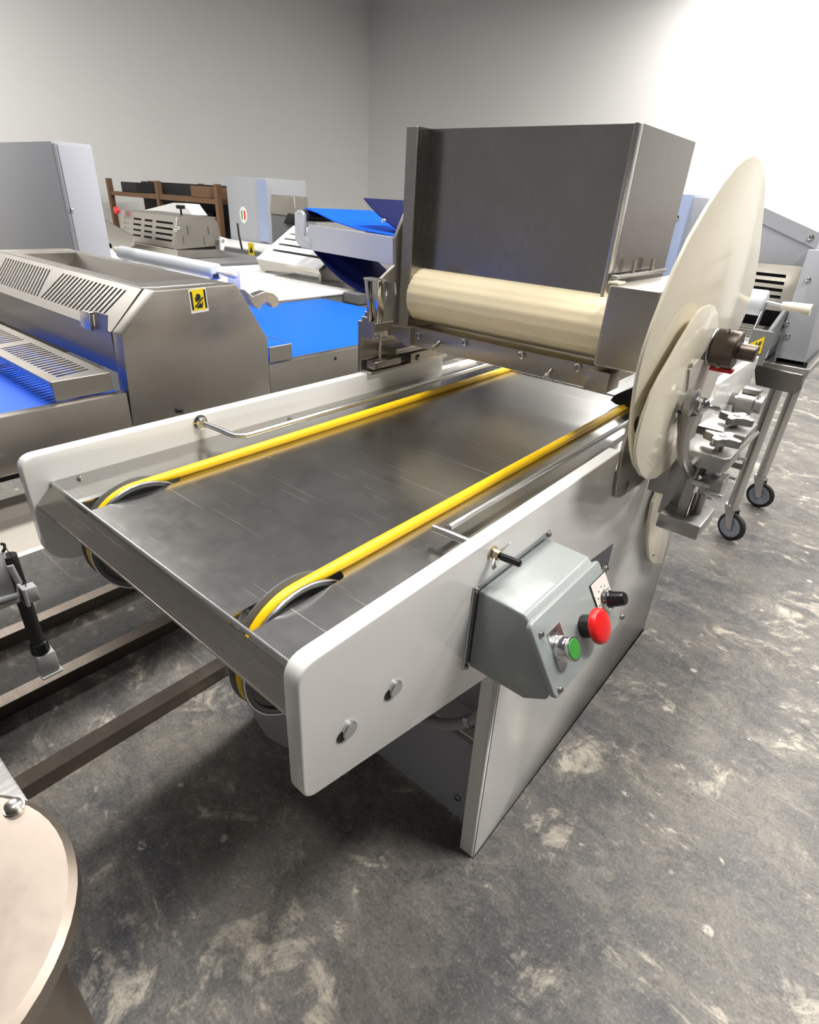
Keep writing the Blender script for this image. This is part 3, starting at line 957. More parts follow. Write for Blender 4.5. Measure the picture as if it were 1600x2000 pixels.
# sloping slotted cover
cv0 = Vector((XC0, 0.718, 1.100))
vv = Vector((0, 0.108, 0.107))
def uu(x):
    return (XC0 - x) / WC
holes = []
n = 17
for k in range(n):            # group beside the cap, slots leaning
    x = -1.765 + (-2.176 + 1.765) * k / (n - 1)
    holes.append((uu(x) - 0.0050, uu(x) + 0.0050, -0.029))
for k in range(n):
    x = -2.212 + (-2.60 + 2.212) * k / (n - 1)
    holes.append((uu(x) - 0.0050, uu(x) + 0.0050, 0.040))
slotted('slotted_cover', cv0, (-WC, 0, 0), vv, 0.002, [(0.18, 0.87, holes, -0.030)], M['steelx'], ls)
box('cover_front', (XC0, 0.716, 0.985), (XC1, 0.720, 1.100), M['steelx'], ls)
prism('slot_shade_sheet', [cv0 + Vector((0, 0.010, -0.006)), cv0 + Vector((-WC, 0.010, -0.006)), cv0 + vv + Vector((-WC, 0.006, -0.012)), cv0 + vv + Vector((0, 0.006, -0.012))], (0, 0.002, -0.002), M['dark'], ls)  # near-black sheet added close behind the slots to paint their inner shade
box('cover_shade_block', (XC0 - 0.005, 0.76, 0.99), (XC1, 0.80, 1.11), M['dark'], ls)  # near-black block standing in for the shade inside the cover
# top rim and hopper trough
box('cover_rim', (XC0, 0.824, 1.204), (XC1, 0.862, 1.208), M['steelx'], ls, 0.001, 1)
for a, b in (((0.862, 1.206), (0.895, 1.15)), ((0.895, 1.15), (1.03, 1.15)), ((1.03, 1.15), (1.062, 1.206))):
    prism('trough_sheet', [Vector((XC0 - 0.10, a[0], a[1])), Vector((XC0 - 0.10, b[0], b[1])), Vector((XC0 - 0.10, b[0], b[1] - 0.003)), Vector((XC0 - 0.10, a[0], a[1] - 0.003))], (-(WC - 0.2), 0, 0), M['steelx'], ls)
for xa, xb in ((XC0, XC0 - 0.10), (XC1 + 0.10, XC1)):
    box('trough_end', (xa, 0.862, 1.16), (xb, 1.062, 1.207), M['steelx'], ls, 0.001, 1)
prism('rear_cover', yz([(1.062, 1.206), (1.091, 1.208), (1.193, 1.034), (1.193, 0.96), (1.188, 0.96), (1.188, 1.03), (1.088, 1.2)], XC0), (-WC, 0, 0), M['steelx'], ls)
prism('far_end_cap', yz(prof, XC1), (-0.055, 0, 0), M['steel'], ls, 0.003, 2)
# folded lever tab on the cover
tb = prism('lever_tab', [Vector((-1.665, 0.705, 1.098)), Vector((-1.64, 0.705, 1.150)), Vector((-1.720, 0.705, 1.148)), Vector((-1.735, 0.705, 1.090))], (0, 0.004, 0), M['steel'], ls, 0.001, 1)
prism('lever_tab_end', round_poly([(-1.728, 1.092), (-1.718, 1.148), (-1.775, 1.143), (-1.790, 1.098)], 0.008, 3) and [Vector((p.x, 0.690, p.y)) for p in round_poly([(-1.728, 1.092), (-1.718, 1.148), (-1.775, 1.143), (-1.790, 1.098)], 0.008, 3)], (0, 0.012, 0), M['steel_bright'], ls, 0.002, 2)
# slotted belt guard
holes = []
for k in range(17):
    x = -1.668 - 0.0245 * k
    holes.append(((-1.625 - x) / 1.075 - 0.0056, (-1.625 - x) / 1.075 + 0.0056))
for k in range(16):
    x = -2.13 - 0.0245 * k
    holes.append(((-1.625 - x) / 1.075 - 0.0056, (-1.625 - x) / 1.075 + 0.0056))
bg = slotted('belt_guard', (-1.625, 0.524, 1.000), (-1.075, 0, 0), (0, 0.150, 0), -0.002, [(0.20, 0.82, holes, 0.02)], M['steelx'], ls)
box('guard_side', (-1.622, 0.524, 0.951), (-1.628, 0.676, 1.003), M['steel'], bg, 0.001, 1)
box('guard_lip', (-1.625, 0.522, 0.990), (-2.70, 0.526, 1.003), M['steelx'], bg, 0.001, 1)
# side rails, belt and bed
for y0, y1 in ((-0.75, 0.70), (1.195, 2.35)):
    prism('side_rail', [Vector((XS, y0, 0.795)), Vector((XS, y0, 0.945)), Vector((XS - 0.028, y0, 0.947)), Vector((XS - 0.028, y0, 0.795))], (0, y1 - y0, 0), M['steel'], ls, 0.002, 2)
    box('blue_belt', (XS - 0.032, y0, 0.928), (-2.60, y1, 0.936), M['blue'], ls)
    box('belt_bed', (XS - 0.035, y0 + 0.02, 0.80), (-2.60, y1 - 0.02, 0.926), M['steel'], ls)
    box('side_rail', (-2.605, y0, 0.795), (-2.625, y1, 0.940), M['steel'], ls, 0.002, 2)
box('rear_guard_side', (XS + 0.002, 1.198, 0.951), (XS - 0.004, 1.296, 1.003), M['steel'], ls, 0.001, 1)
rgh = [(0.08 + 0.05 * k, 0.10 + 0.05 * k) for k in range(17)]
slotted('rear_guard', (XS - 0.004, 1.198, 1.038), (-0.95, 0, 0), (0, 0.096, -0.036), -0.002, [(0.2, 0.8, rgh, 0)], M['steelx'], ls)
lathe('rail_plug', at(655, 700, 0, XS) - Vector((0.002, 0, 0)), (1, 0, 0), [(0, 0.007), (0.003, 0.007), (0.003, 0)], M['black'], ls, 14)
lathe('rail_plug', at(4, 890, 0, XS) - Vector((0.002, 0, 0)), (1, 0, 0), [(0, 0.007), (0.003, 0.007), (0.003, 0)], M['bolt'], ls, 14)
cyl('cap_latch', at(346, 803, 0, XS), at(346, 803, 0, XS) + Vector((0.012, 0.012, 0)), 0.008, M['black'], ls, 12)
# hooked lever behind the cap
hp = [(478, 566), (494, 579), (508, 573), (520, 569), (533, 572), (543, 581), (546, 592), (542, 601), (534, 601), (530, 593), (520, 589), (512, 594), (508, 605), (494, 596)]
prism('hook_lever', ats(hp, 0, -1.64), (-0.035, 0, 0), M['steel_bright'], ls, 0.001, 1)
# hand warning sticker
sq = [(367, 566), (401, 560), (408, 607), (374, 613)]
st = pxprism('warning_sticker', sq, 0, XS + 0.0004, 0.0006, M['paper'], ls)
C0, C1, C2, C3 = ats(sq, 0, XS + 0.001)
def sk(u, v):
    return C0.lerp(C1, u).lerp(C3.lerp(C2, u), v)
def sticker_poly(name, pts, mat, h=0.0004):
    return prism(name, [sk(*p) for p in pts], (h, 0, 0), mat, st)
sticker_poly('sticker_field', [(0.10, 0.04), (0.92, 0.04), (0.92, 0.90), (0.10, 0.90)], M['yellow'])
sticker_poly('sticker_bar', [(0.08, 0.10), (0.19, 0.10), (0.19, 0.86), (0.08, 0.86)], M['ink'], 0.0008)
sticker_poly('sticker_bar', [(0.84, 0.10), (0.95, 0.10), (0.95, 0.86), (0.84, 0.86)], M['ink'], 0.0008)
sticker_poly('sticker_hand', [(0.34, 0.56), (0.30, 0.34), (0.35, 0.34), (0.38, 0.44), (0.39, 0.26), (0.45, 0.25), (0.47, 0.22), (0.53, 0.22), (0.55, 0.25), (0.61, 0.26), (0.63, 0.30), (0.65, 0.30), (0.64, 0.44), (0.50, 0.52)], M['ink'], 0.0008)
sticker_poly('sticker_slash', [(0.24, 0.72), (0.78, 0.36), (0.80, 0.43), (0.27, 0.79)], M['ink'], 0.0009)
sticker_poly('sticker_cuff', [(0.36, 0.82), (0.36, 0.76), (0.60, 0.60), (0.62, 0.68), (0.72, 0.56), (0.76, 0.54), (0.68, 0.82)], M['ink'], 0.0008)
# stand
for (lx, ly) in ((-1.83, -0.55), (-2.56, -0.55), (-1.83, 1.75), (-2.56, 1.75)):
    box('leg', (lx - 0.025, ly - 0.025, 0), (lx + 0.025, ly + 0.025, 0.80), M['steel'], ls, 0.002, 1)
prism('side_tray', [Vector((-1.478, -0.62, 0.632)), Vector((-1.484, -0.62, 0.640)), Vector((-1.678, -0.62, 0.640)), Vector((-1.765, -0.62, 0.662)), Vector((-1.765, -0.62, 0.655)), Vector((-1.678, -0.62, 0.632))], (0, 2.4, 0), M['tray_steel'], ls)
for yy in (-0.55, 1.75):
    box('tray_bearer', (-2.53, yy - 0.015, 0.60), (-1.50, yy + 0.015, 0.632), M['steel'], ls)
box('black_bar', (-1.95, -0.62, 0.655), (-1.90, 1.78, 0.695), M['rubber'], ls)  # plain black bar below the belt bed
# open junction box and drop cable with plugs
XJ = -1.42
jb = box('junction_box', (XJ - 0.05, 0.10, 0.575), (XJ, 0.272, 0.69), M['plug'], ls, 0.004, 2)
tube('box_gasket', [Vector((XJ + 0.004, 0.10, 0.585)), Vector((XJ + 0.004, 0.268, 0.570)), Vector((XJ + 0.004, 0.278, 0.60)), Vector((XJ + 0.004, 0.272, 0.655))], 0.0075, M['plug'], jb, 8)
box('box_flange', (XJ - 0.04, 0.10, 0.548), (XJ + 0.006, 0.270, 0.562), M['plug'], jb, 0.003, 2)
tube('box_wire', smooth_path([at(2, 1062, 0, XJ), at(8, 1064, 0, XJ), at(9, 1072, 0, XJ), at(5, 1078, 0, XJ)], 5), 0.0035, M['black'], jb, 8)
box('box_strut', (XJ - 0.03, -0.10, 0.60), (XJ - 0.01, 0.10, 0.66), M['steel'], ls)
box('strut_tie', (-1.55, -0.10, 0.641), (XJ - 0.01, 0.0, 0.65), M['steel'], ls)
h0, h1 = at(22, 1098, 0, XJ - 0.01), at(80, 1272, 0, XJ - 0.01)
hz = tube('drop_cable', [h0 + Vector((0, 0, 0.02)), h0, h0.lerp(h1, 0.5), h1], 0.0165, M['rubber'], ls, 14)
lathe('cable_gland', h1 + Vector((0, 0, 0.035)), (0, 0, -1), [(0, 0.018), (0.003, 0.021), (0.032, 0.022), (0.035, 0.020)], M['black'], hz, 18)
box('plug_body', h1 + Vector((-0.022, -0.018, 0.0)), h1 + Vector((0.022, 0.026, -0.066)), M['plug'], hz, 0.005, 2)
box('plug_flange', h1 + Vector((-0.026, -0.022, -0.066)), h1 + Vector((0.026, 0.030, -0.074)), M['plug'], hz, 0.002, 1)
pcn = at(52, 1160, 0, XJ + 0.05)
sk_ = box('socket_cap', pcn + Vector((-0.014, -0.004, -0.022)), pcn + Vector((0.014, 0.022, 0.020)), M['plug'], ls, 0.004, 2)
box('socket_rim', pcn + Vector((-0.018, -0.010, -0.027)), pcn + Vector((0.018, -0.003, 0.025)), M['plug'], sk_, 0.002, 1)
box('socket_opening', pcn + Vector((-0.012, -0.0106, -0.020)), pcn + Vector((0.012, -0.0085, 0.018)), M['dark'], sk_)
tube('socket_wire', smooth_path([at(8, 1066, 0, XJ + 0.01), at(22, 1085, 0, XJ + 0.03), at(40, 1115, 0, XJ + 0.045), pcn + Vector((0, 0.004, 0.02))], 6), 0.0012, M['black'], sk_, 6)

# ================================================================== low skid frame
sf = thing('skid_frame', 'low skid frame of three long brown steel tubes lying on the floor', 'steel frame', (-1.7, 0.6, 0))
for x in (-2.015, -1.682, -1.345):
    box('skid_tube', (x - 0.052, -0.75, 0.0), (x, 2.2, 0.05), M['rail_steel'], sf, 0.0015, 1)
for y in (-0.75, 2.15):
    box('skid_crosspiece', (-2.015, y, 0.0), (-1.397, y + 0.05, 0.05), M['rail_steel'], sf, 0.003, 2)

# ================================================================== foreground machine corner
fg = thing('steel_stand', 'round brown steel pedestal with a bolted cap in front of the moulder', 'machine stand', (-0.465, -0.087, 0))
lathe('round_cap', (-0.465, -0.087, 0.872), (0, 0, 1), [(0, 0.140), (0.004, 0.1475), (0.022, 0.1475), (0.028, 0.141), (0.028, 0.0)], M['cap_steel'], fg, 56)
bolt('bolt', at(28, 1578, 2, 0.900), (0, 0, 1), bolt_mesh(0.008, 0.007, M['bolt'], socket=False), fg)
box('top_sheet', (-1.05, -0.30, 0.858), (-0.535, 0.051, 0.8735), M['steel_bright'], fg, 0.003, 2)
cyl('column', (-0.465, -0.087, 0.02), (-0.465, -0.087, 0.860), 0.105, M['cap_steel'], fg, 40)
lathe('foot', (-0.465, -0.087, 0.0), (0, 0, 1), [(0, 0.17), (0.012, 0.17), (0.022, 0.155), (0.022, 0)], M['cap_steel'], fg, 40)

# ================================================================== grey cabinet behind the steel sheeter
gc = thing('machine_cabinet', 'tall plain grey machine cabinet standing behind the slotted steel cover', 'machine cabinet', (-4.0, 1.6, 0))
XG = -3.4
box('cabinet_body', (XG - 0.008, 1.362, 0.0), (-4.7, 1.55, 1.62), M['mgrey'], gc, 0.004, 2)
sp_ = box('side_cover', (XG - 0.008, 1.385, 0.02), (XG, 1.548, 1.61), M['mgrey'], gc, 0.004, 2)
bolt('bolt', at(141, 411, 0, XG), (1, 0, 0), bolt_mesh(0.009, 0.006, M['chrome'], socket=False), sp_)
box('seam_strip', (XG - 0.004, 1.364, 0.02), (XG - 0.001, 1.376, 1.61), M['mgrey_dk'], sp_)

# ================================================================== white-belt sheeter in the middle distance
wt = thing('white_belt_sheeter', 'sheeter with wide white belt and white slotted guard beyond the blue belt', 'bakery machine', (-3.3, 2.4, 0))
box('white_belt', (-2.64, 1.55, 0.940), (-4.05, 3.25, 0.948), M['belt_white'], wt)
box('belt_bed', (-2.645, 1.56, 0.86), (-4.04, 3.24, 0.939), M['mgrey_dk'], wt)
box('belt_edge', (-2.50, 2.55, 0.90), (-2.64, 3.25, 0.955), M['mgrey_dk'], wt, 0.002, 1)
for (lx, ly) in ((-2.75, 1.65), (-3.95, 1.65), (-2.75, 3.15), (-3.95, 3.15)):
    box('leg', (lx - 0.03, ly - 0.03, 0), (lx + 0.03, ly + 0.03, 0.86), M['mgrey_dk'], wt)
XW = -3.68
a0 = Vector((XW, 2.70, 1.035))
hol = [(0.10, 0.52), (0.60, 0.94)]
slotted('slotted_guard', a0, (0.66, 0, -0.006), (0, 0.35, 0.21), 0.004, [(0.255, 0.315, [(0.09, 0.97)], 0), (0.435, 0.490, [(0.085, 0.97)], 0), (0.60, 0.645, [(0.08, 0.97)], 0), (0.75, 0.79, [(0.08, 0.97)], 0)], M['belt_white'], wt)
prism('guard_front', [a0, a0 + Vector((0.66, 0, -0.006)), a0 + Vector((0.66, 0.01, -0.03)), a0 + Vector((0.03, 0.01, -0.075))], (0, 0.004, 0), M['steel'], wt)
prism('guard_shade_backing', [a0 + Vector((0.05, 0.05, 0.0)), a0 + Vector((0.65, 0.05, 0.0)), a0 + Vector((0.65, 0.35, 0.18)), a0 + Vector((0.05, 0.35, 0.18))], (0, 0, -0.01), M['mgrey_dk'], wt)  # dark plate added under the guard so its slots read as shaded
box('guard_bearer', (XW + 0.03, 2.735, 0.948), (XW + 0.05, 2.95, 1.05), M['steel'], wt)
box('guard_bearer', (XW + 0.62, 2.735, 0.948), (XW + 0.64, 2.95, 1.05), M['steel'], wt)
for k in range(7):
    box('fluted_strip', (-3.45, 2.66 + 0.028 * k, 0.948), (-2.66, 2.68 + 0.028 * k, 0.953 + 0.001 * k), M['steel_bright'], wt)
# reel cradle
for x in (-3.40, -2.56):
    box('reel_cradle', (x - 0.012, 1.60, 0.948), (x + 0.012, 1.64, 1.086), M['belt_white'], wt, 0.002, 1)
box('reel_stop', (-2.50, 1.66, 0.948), (-2.40, 1.668, 1.135), M['belt_white'], wt, 0.004, 2)
# rolling reel lying in the cradle
rp_ = thing('rolling_pin', 'long white dough reel with ivory handles lying behind the slotted steel cover', 'rolling pin', (-2.96, 1.62, 1.121))
lathe('barrel', (-3.43, 1.62, 1.122), (1, 0, 0), [(0, 0.030), (0.006, 0.0355), (0.91, 0.0355), (0.916, 0.030), (0.916, 0)], M['pin_white'], rp_, 32)
lathe('handle', (-2.514, 1.62, 1.122), (1, 0, 0), [(0, 0.006), (0.03, 0.007), (0.06, 0.013), (0.13, 0.016), (0.145, 0.010), (0.147, 0)], M['handle'], rp_, 20, 60)
lathe('handle', (-3.43, 1.62, 1.132), (-1, 0, 0), [(0, 0.013), (0.06, 0.017), (0.07, 0.010), (0.072, 0)], M['handle'], rp_, 20, 60)
box('blue_end_tag', (-2.512, 1.594, 1.094), (-2.508, 1.622, 1.114), M['navylabel'], rp_)

# ================================================================== wing conveyor with slack blue belt
wc = thing('wing_conveyor', 'raised grey conveyor wing with slack blue belt sagging beneath its side board', 'conveyor', (-2.45, 2.9, 0))
YW = 2.60
bd = pxprism('side_board', [(603, 438), (790, 466), (790, 521), (604, 488), (590, 486), (583, 478), (583, 463), (597, 461)], 1, YW, 0.012, M['mgrey'], wc, 0.002, 1)
pxprism('end_bracket', [(575, 416), (581, 410), (588, 412), (592, 420), (592, 462), (605, 466), (606, 486), (584, 480), (576, 468)], 1, YW - 0.006, 0.030, M['mgrey'], wc, 0.003, 2)
bolt('bolt', at(584, 419, 1, YW - 0.006), (0, -1, 0), DOME, wc)

def sheet(name, prof, y0, y1, th, mat, parent):
    """curved belt: profile (x,z) list swept along y"""
    bm = bmesh.new()
    up = [Vector((p[0], y0, p[1])) for p in prof]
    n = len(up)
    for off in (0,):
        a = [bm.verts.new(p) for p in up]
        b = [bm.verts.new(p + Vector((0, y1 - y0, 0))) for p in up]
        c = [bm.verts.new(p + Vector((0, 0, -th))) for p in up]
        d = [bm.verts.new(p + Vector((0, y1 - y0, -th))) for p in up]
        for i in range(n - 1):
            bm.faces.new((a[i], a[i + 1], b[i + 1], b[i]))
            bm.faces.new((c[i], d[i], d[i + 1], c[i + 1]))
            bm.faces.new((a[i], c[i], c[i + 1], a[i + 1]))
            bm.faces.new((b[i], b[i + 1], d[i + 1], d[i]))
        bm.faces.new((a[0], b[0], d[0], c[0]))
        bm.faces.new((a[-1], c[-1], d[-1], b[-1]))
    return link(name, finish(bm, mat, 0, smooth=True, angle=50), parent)


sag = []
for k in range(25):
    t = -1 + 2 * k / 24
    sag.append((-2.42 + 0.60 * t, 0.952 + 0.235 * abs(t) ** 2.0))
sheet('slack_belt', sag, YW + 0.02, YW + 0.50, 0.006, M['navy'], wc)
top = [(-3.06, 1.385), (-2.95, 1.368), (-2.80, 1.330), (-2.60, 1.300), (-2.3, 1.285), (-1.9, 1.29)]
sheet('upper_belt', top, YW + 0.03, YW + 0.62, 0.006, M['blue'], wc)
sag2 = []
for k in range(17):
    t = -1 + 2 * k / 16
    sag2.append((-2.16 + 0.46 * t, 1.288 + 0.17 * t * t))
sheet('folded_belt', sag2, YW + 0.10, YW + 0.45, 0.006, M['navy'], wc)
lathe('end_roller', (-3.05, YW + 0.02, 1.340), (0, 1, 0), [(0, 0.035), (0.56, 0.035)], M['black'], wc, 20)
lathe('knob', at(752, 431, 1, YW + 0.03), (0, -1, 0), [(0, 0.008), (0.012, 0.013), (0.02, 0.010), (0.023, 0)], M['chrome'], wc, 14, 60)
for (lx, ly) in ((-2.40, YW + 0.53), (-1.90, YW + 0.53)):
    box('post', (lx - 0.03, ly, 0.0), (lx + 0.03, ly + 0.06, 1.28), M['mgrey_dk'], wc)
box('rear_board', (-3.0, YW + 0.505, 1.13), (-1.87, YW + 0.53, 1.28), M['mgrey'], wc)
box('cross_tie', (-1.89, YW + 0.01, 1.18), (-1.86, YW + 0.52, 1.24), M['mgrey'], wc)
box('cross_tie', (-3.04, YW + 0.01, 1.18), (-3.01, YW + 0.52, 1.24), M['mgrey'], wc)

# ================================================================== brown steel moulder with slotted guard
bmn = thing('guarded_moulder', 'brownish steel moulder with slotted front guard behind the white reel', 'bakery machine', (-4.9, 2.9, 0))
gtl, gtr, gbr, gbl = at(238, 413, 1, 2.62), at(345, 425, 1, 2.62), at(335, 481, 1, 2.55), at(236, 447, 1, 2.55)
bands = []
for v in (0.20, 0.38, 0.56, 0.74):
    bands.append((v, v + 0.065, [(0.06, 0.16), (0.24, 0.38), (0.44, 0.58), (0.64, 0.92)], 0))
slotted('slotted_guard', (-5.40, 2.56, 1.03), (0.90, 0, 0.0), (0, 0.05, 0.225), -0.004, bands, M['steel'], bmn)
eg = pxprism('end_plate', [(345, 425), (418, 425), (424, 432), (430, 455), (431, 480), (341, 488)], 0, -4.495, -0.01, M['steel'], bmn, 0.002, 1)
for (px, py) in ((343, 450), (348, 446)):
    bolt('bolt', at(px, py, 0, -4.495), (1, 0, 0), bolt_mesh(0.012, 0.01, M['chrome'], socket=False), eg)
for (px, py) in ((366, 450), (406, 450), (358, 470), (398, 470)):
    p = at(px, py, 0, -4.495)
    box('slot_pin', p + Vector((0, -0.004, -0.03)), p + Vector((0.006, 0.004, 0.03)), M['chrome'], eg)
box('guard_roof', (-5.40, 2.62, 1.25), (-4.50, 2.94, 1.258), M['steel'], bmn)
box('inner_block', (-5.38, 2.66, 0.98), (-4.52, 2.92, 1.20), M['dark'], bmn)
box('lower_rail', (-5.45, 2.54, 0.965), (-4.46, 2.97, 1.025), M['steel'], bmn, 0.002, 1)
box('table', (-6.5, 2.10, 0.86), (-4.10, 3.3, 0.962), M['mgrey_dk'], bmn)
box('white_belt', (-6.5, 2.12, 0.962), (-4.30, 2.53, 0.968), M['belt_white'], bmn)
prism('flour_cover', ats([(268, 414), (338, 396), (360, 398), (376, 420)], 1, 3.1), (0, 0.15, 0), M['belt_white'], bmn)
prism('latch', ats([(431, 462), (444, 466), (446, 474), (440, 478), (436, 490), (432, 488)], 0, -4.44), (-0.02, 0, 0), M['belt_white'], bmn)
cyl('latch_pivot', at(436, 470, 0, -4.50), at(436, 470, 0, -4.43), 0.012, M['zinc'], bmn)
for (lx, ly) in ((-4.2, 2.2), (-4.2, 3.2), (-6.4, 2.2), (-6.4, 3.2)):
    box('leg', (lx - 0.03, ly - 0.03, 0), (lx + 0.03, ly + 0.03, 0.86), M['mgrey_dk'], bmn)
prism('gusset', ats([(203, 428), (260, 462), (260, 480), (212, 500), (206, 450)], 1, 2.40), (0, 0.01, 0), M['steel'], bmn)
box('gusset_foot', at(206, 470, 1, 2.40) + Vector((0, 0, -0.05)), at(260, 470, 1, 2.60) + Vector((0.02, 0, -0.02)), M['steel'], bmn)
pk = at(233, 411, 1, 2.58)
lathe('red_knob', pk, (0, -1, 0), [(0, 0.012), (0.015, 0.014), (0.018, 0.030), (0.036, 0.026), (0.038, 0)], M['red'], bmn, 18)
pk = at(353, 408, 1, 2.75)
st2 = lathe('star_knob', Vector((pk.x, 2.75, 1.258)), (0, 0, 1), [(0, 0.008), (0.045, 0.008), (0.045, 0.035), (0.07, 0.035), (0.07, 0)], M['black'], bmn, 8)

# ================================================================== cabinet with flag badge
fc = thing('badged_cabinet', 'light grey cabinet with an oval green white red badge above a white belt', 'machine cabinet', (-5.8, 4.3, 0))
box('cabinet_body', at(449, 440, 1, 4.2) * 1.0 + Vector((0, 0, 0.55 - at(449, 440, 1, 4.2).z)), Vector((at(522, 440, 1, 4.2).x, 4.75, 1.58)), M['mgrey'], fc, 0.004, 2)
box('frosted_door', (at(508, 440, 1, 4.2).x, 4.185, 0.98), (at(526, 440, 1, 4.2).x, 4.198, 1.56), M['frost'], fc, 0.003, 1)
bcx, bcz = at(476, 420, 1, 4.2).x, at(476, 420, 1, 4.2).z
bdg = prism('oval_badge', [Vector((bcx + 0.068 * math.cos(a), 4.1995, bcz + 0.082 * math.sin(a))) for a in [2 * math.pi * k / 28 for k in range(28)]], (0, -0.003, 0), M['paper'], fc)
for k, mm in enumerate(('green', 'paper', 'red')):
    h_ = (0.042, 0.055, 0.042)[k]
    box('badge_stripe', (bcx - 0.036 + 0.024 * k, 4.196, bcz - h_), (bcx - 0.012 + 0.024 * k, 4.1945, bcz + h_), M[mm], bdg)
box('white_belt', (-6.3, 3.62, 0.955), (-4.75, 4.18, 0.962), M['belt_white'], fc)
rl = box('belt_rail', (-6.3, 3.58, 0.70), (-4.75, 3.62, 0.955), M['mgrey_dk'], fc, 0.002, 1)
ps = at(491, 487, 1, 3.578)
sk2 = box('warning_sticker', ps + Vector((-0.045, 0, -0.055)), ps + Vector((0.045, -0.002, 0.055)), M['yellow'], rl)
prism('sticker_triangle', [ps + Vector((-0.03, -0.002, -0.03)), ps + Vector((0.03, -0.002, -0.03)), ps + Vector((0, -0.002, 0.03))], (0, -0.001, 0), M['ink'], sk2)
lvp = [at(464, 436, 1, 3.56), at(467, 460, 1, 3.56), at(471, 478, 1, 3.57), at(473, 487, 1, 3.578)]
tube('lever', lvp, 0.010, M['iron'], fc, 8)
for (lx, ly) in ((-4.85, 3.65), (-6.2, 3.65), (-4.85, 4.1), (-6.2, 4.7)):
    box('leg', (lx - 0.03, ly - 0.03, 0), (lx + 0.03, ly + 0.03, 0.95 if ly < 4.2 else 0.56), M['mgrey_dk'], fc)
box('cabinet_stand', (-6.1, 4.25, 0.0), (-5.5, 4.7, 0.56), M['mgrey_dk'], fc)
box('belt_underframe', (-6.28, 3.63, 0.75), (-4.77, 4.15, 0.95), M['mgrey_dk'], fc)

# second distant grey sheeter head, behind the white guard
dh = thing('distant_sheeter', 'small grey sheeter head with dark clamp behind the white slotted guard', 'bakery machine', (-4.2, 3.75, 0))
YD = 3.62
pxprism('head_plate', [(529, 380), (575, 384), (577, 424), (527, 417)], 1, YD, 0.15, M['steel'], dh, 0.003, 1)
pxprism('clamp', [(553, 436), (562, 416), (574, 418), (572, 438)], 1, YD - 0.02, 0.05, M['black'], dh, 0.004, 1)
box('head_body', (at(529, 440, 1, YD).x, YD + 0.01, 0.0), (at(575, 440, 1, YD).x, YD + 0.25, 1.30), M['mgrey_dk'], dh)

# ================================================================== grey sheeter on a caster stand, right
gs = thing('grey_sheeter', 'grey sheeter with sloping hood on a tubular caster stand behind the cream discs', 'bakery machine', (-0.6, 3.3, 0))
YG = 3.0
hood = prism('hood', [Vector((-1.06, YG, 1.555)), Vector((-0.64, YG, 1.527)), Vector((-0.374, YG, 1.434)), Vector((-0.362, YG, 1.408)), Vector((-0.366, YG, 1.308)), Vector((-1.06, YG, 1.30))], (0, 0.55, 0), M['mgrey'], gs, 0.004, 2)
prism('hood_trim', [Vector((-0.64, YG, 1.529)), Vector((-0.370, YG, 1.435)), Vector((-0.372, YG, 1.378)), Vector((-0.64, YG, 1.472))], (0, -0.004, 0), M['mgrey'], hood, 0.001, 1)
bolt('bolt', at(1584, 464, 1, YG - 0.004), (0, -1, 0), bolt_mesh(0.010, 0.008, M['chrome'], socket=False), hood)
cl = pxprism('right_column', [(1579, 487), (1600, 488), (1640, 480), (1600, 600), (1570, 716), (1513, 706), (1514, 690)], 1, YG - 0.03, 0.60, M['mgrey'], gs, 0.004, 2)
for px in ((1579, 546), (1539, 656), (1537, 632)):
    bolt('bolt', at(px[0], px[1], 1, YG - 0.03), (0, -1, 0), bolt_mesh(0.009, 0.008, M['chrome'], socket=False), cl)
lcx0, lcx1 = at(1318, 430, 1, YG).x, at(1344, 430, 1, YG).x
lc = box('left_column', (lcx0, YG - 0.03, 0.93), (lcx1, YG + 0.55, 1.55), M['frost'], gs, 0.004, 2)
bolt('bolt', at(1322, 425, 1, YG - 0.03), (0, -1, 0), bolt_mesh(0.009, 0.008, M['chrome'], socket=False), lc)
# slotted inner guard sloping back
bands = []
for v in (0.12, 0.27, 0.42, 0.57, 0.72):
    bands.append((v, v + 0.07, [(0.12, 0.44), (0.52, 0.86)], 0))
slotted('inner_guard', (-0.90, YG + 0.11, 1.115), (0.535, 0, 0.0), (0, -0.105, 0.195), -0.003, bands, M['steel'], gs)
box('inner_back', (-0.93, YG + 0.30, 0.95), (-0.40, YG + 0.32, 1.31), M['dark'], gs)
for k in range(6):
    box('fluted_strip', (-0.90, YG - 0.22 + 0.03 * k, 1.03), (-0.44, YG - 0.20 + 0.03 * k, 1.036 + 0.006 * k), M['steel_bright'], gs)
box('table_bed', (-1.02, 2.60, 0.93), (-0.40, 3.55, 1.02), M['belt_white'], gs, 0.003, 1)
ar = prism('side_arm', [Vector((-0.395, 2.60, 1.045)), Vector((-0.395, 2.60, 0.97)), Vector((-0.395, 2.97, 1.00)), Vector((-0.395, 2.97, 1.16))], (0.015, 0, 0), M['mgrey_dk'], gs, 0.002, 1)
stq = [(1495, 657), (1465, 671), (1457, 697), (1486, 690)]
sy = pxprism('yellow_sticker', stq, 1, 2.585, -0.002, M['yellow'], gs)
box('sticker_bracket', (-0.425, 2.586, 0.97), (-0.352, 2.598, 1.10), M['mgrey_dk'], gs, 0.002, 1)
E0, E1, E2, E3 = ats([(1495, 657), (1465, 671), (1457, 697), (1486, 690)], 1, 2.583)
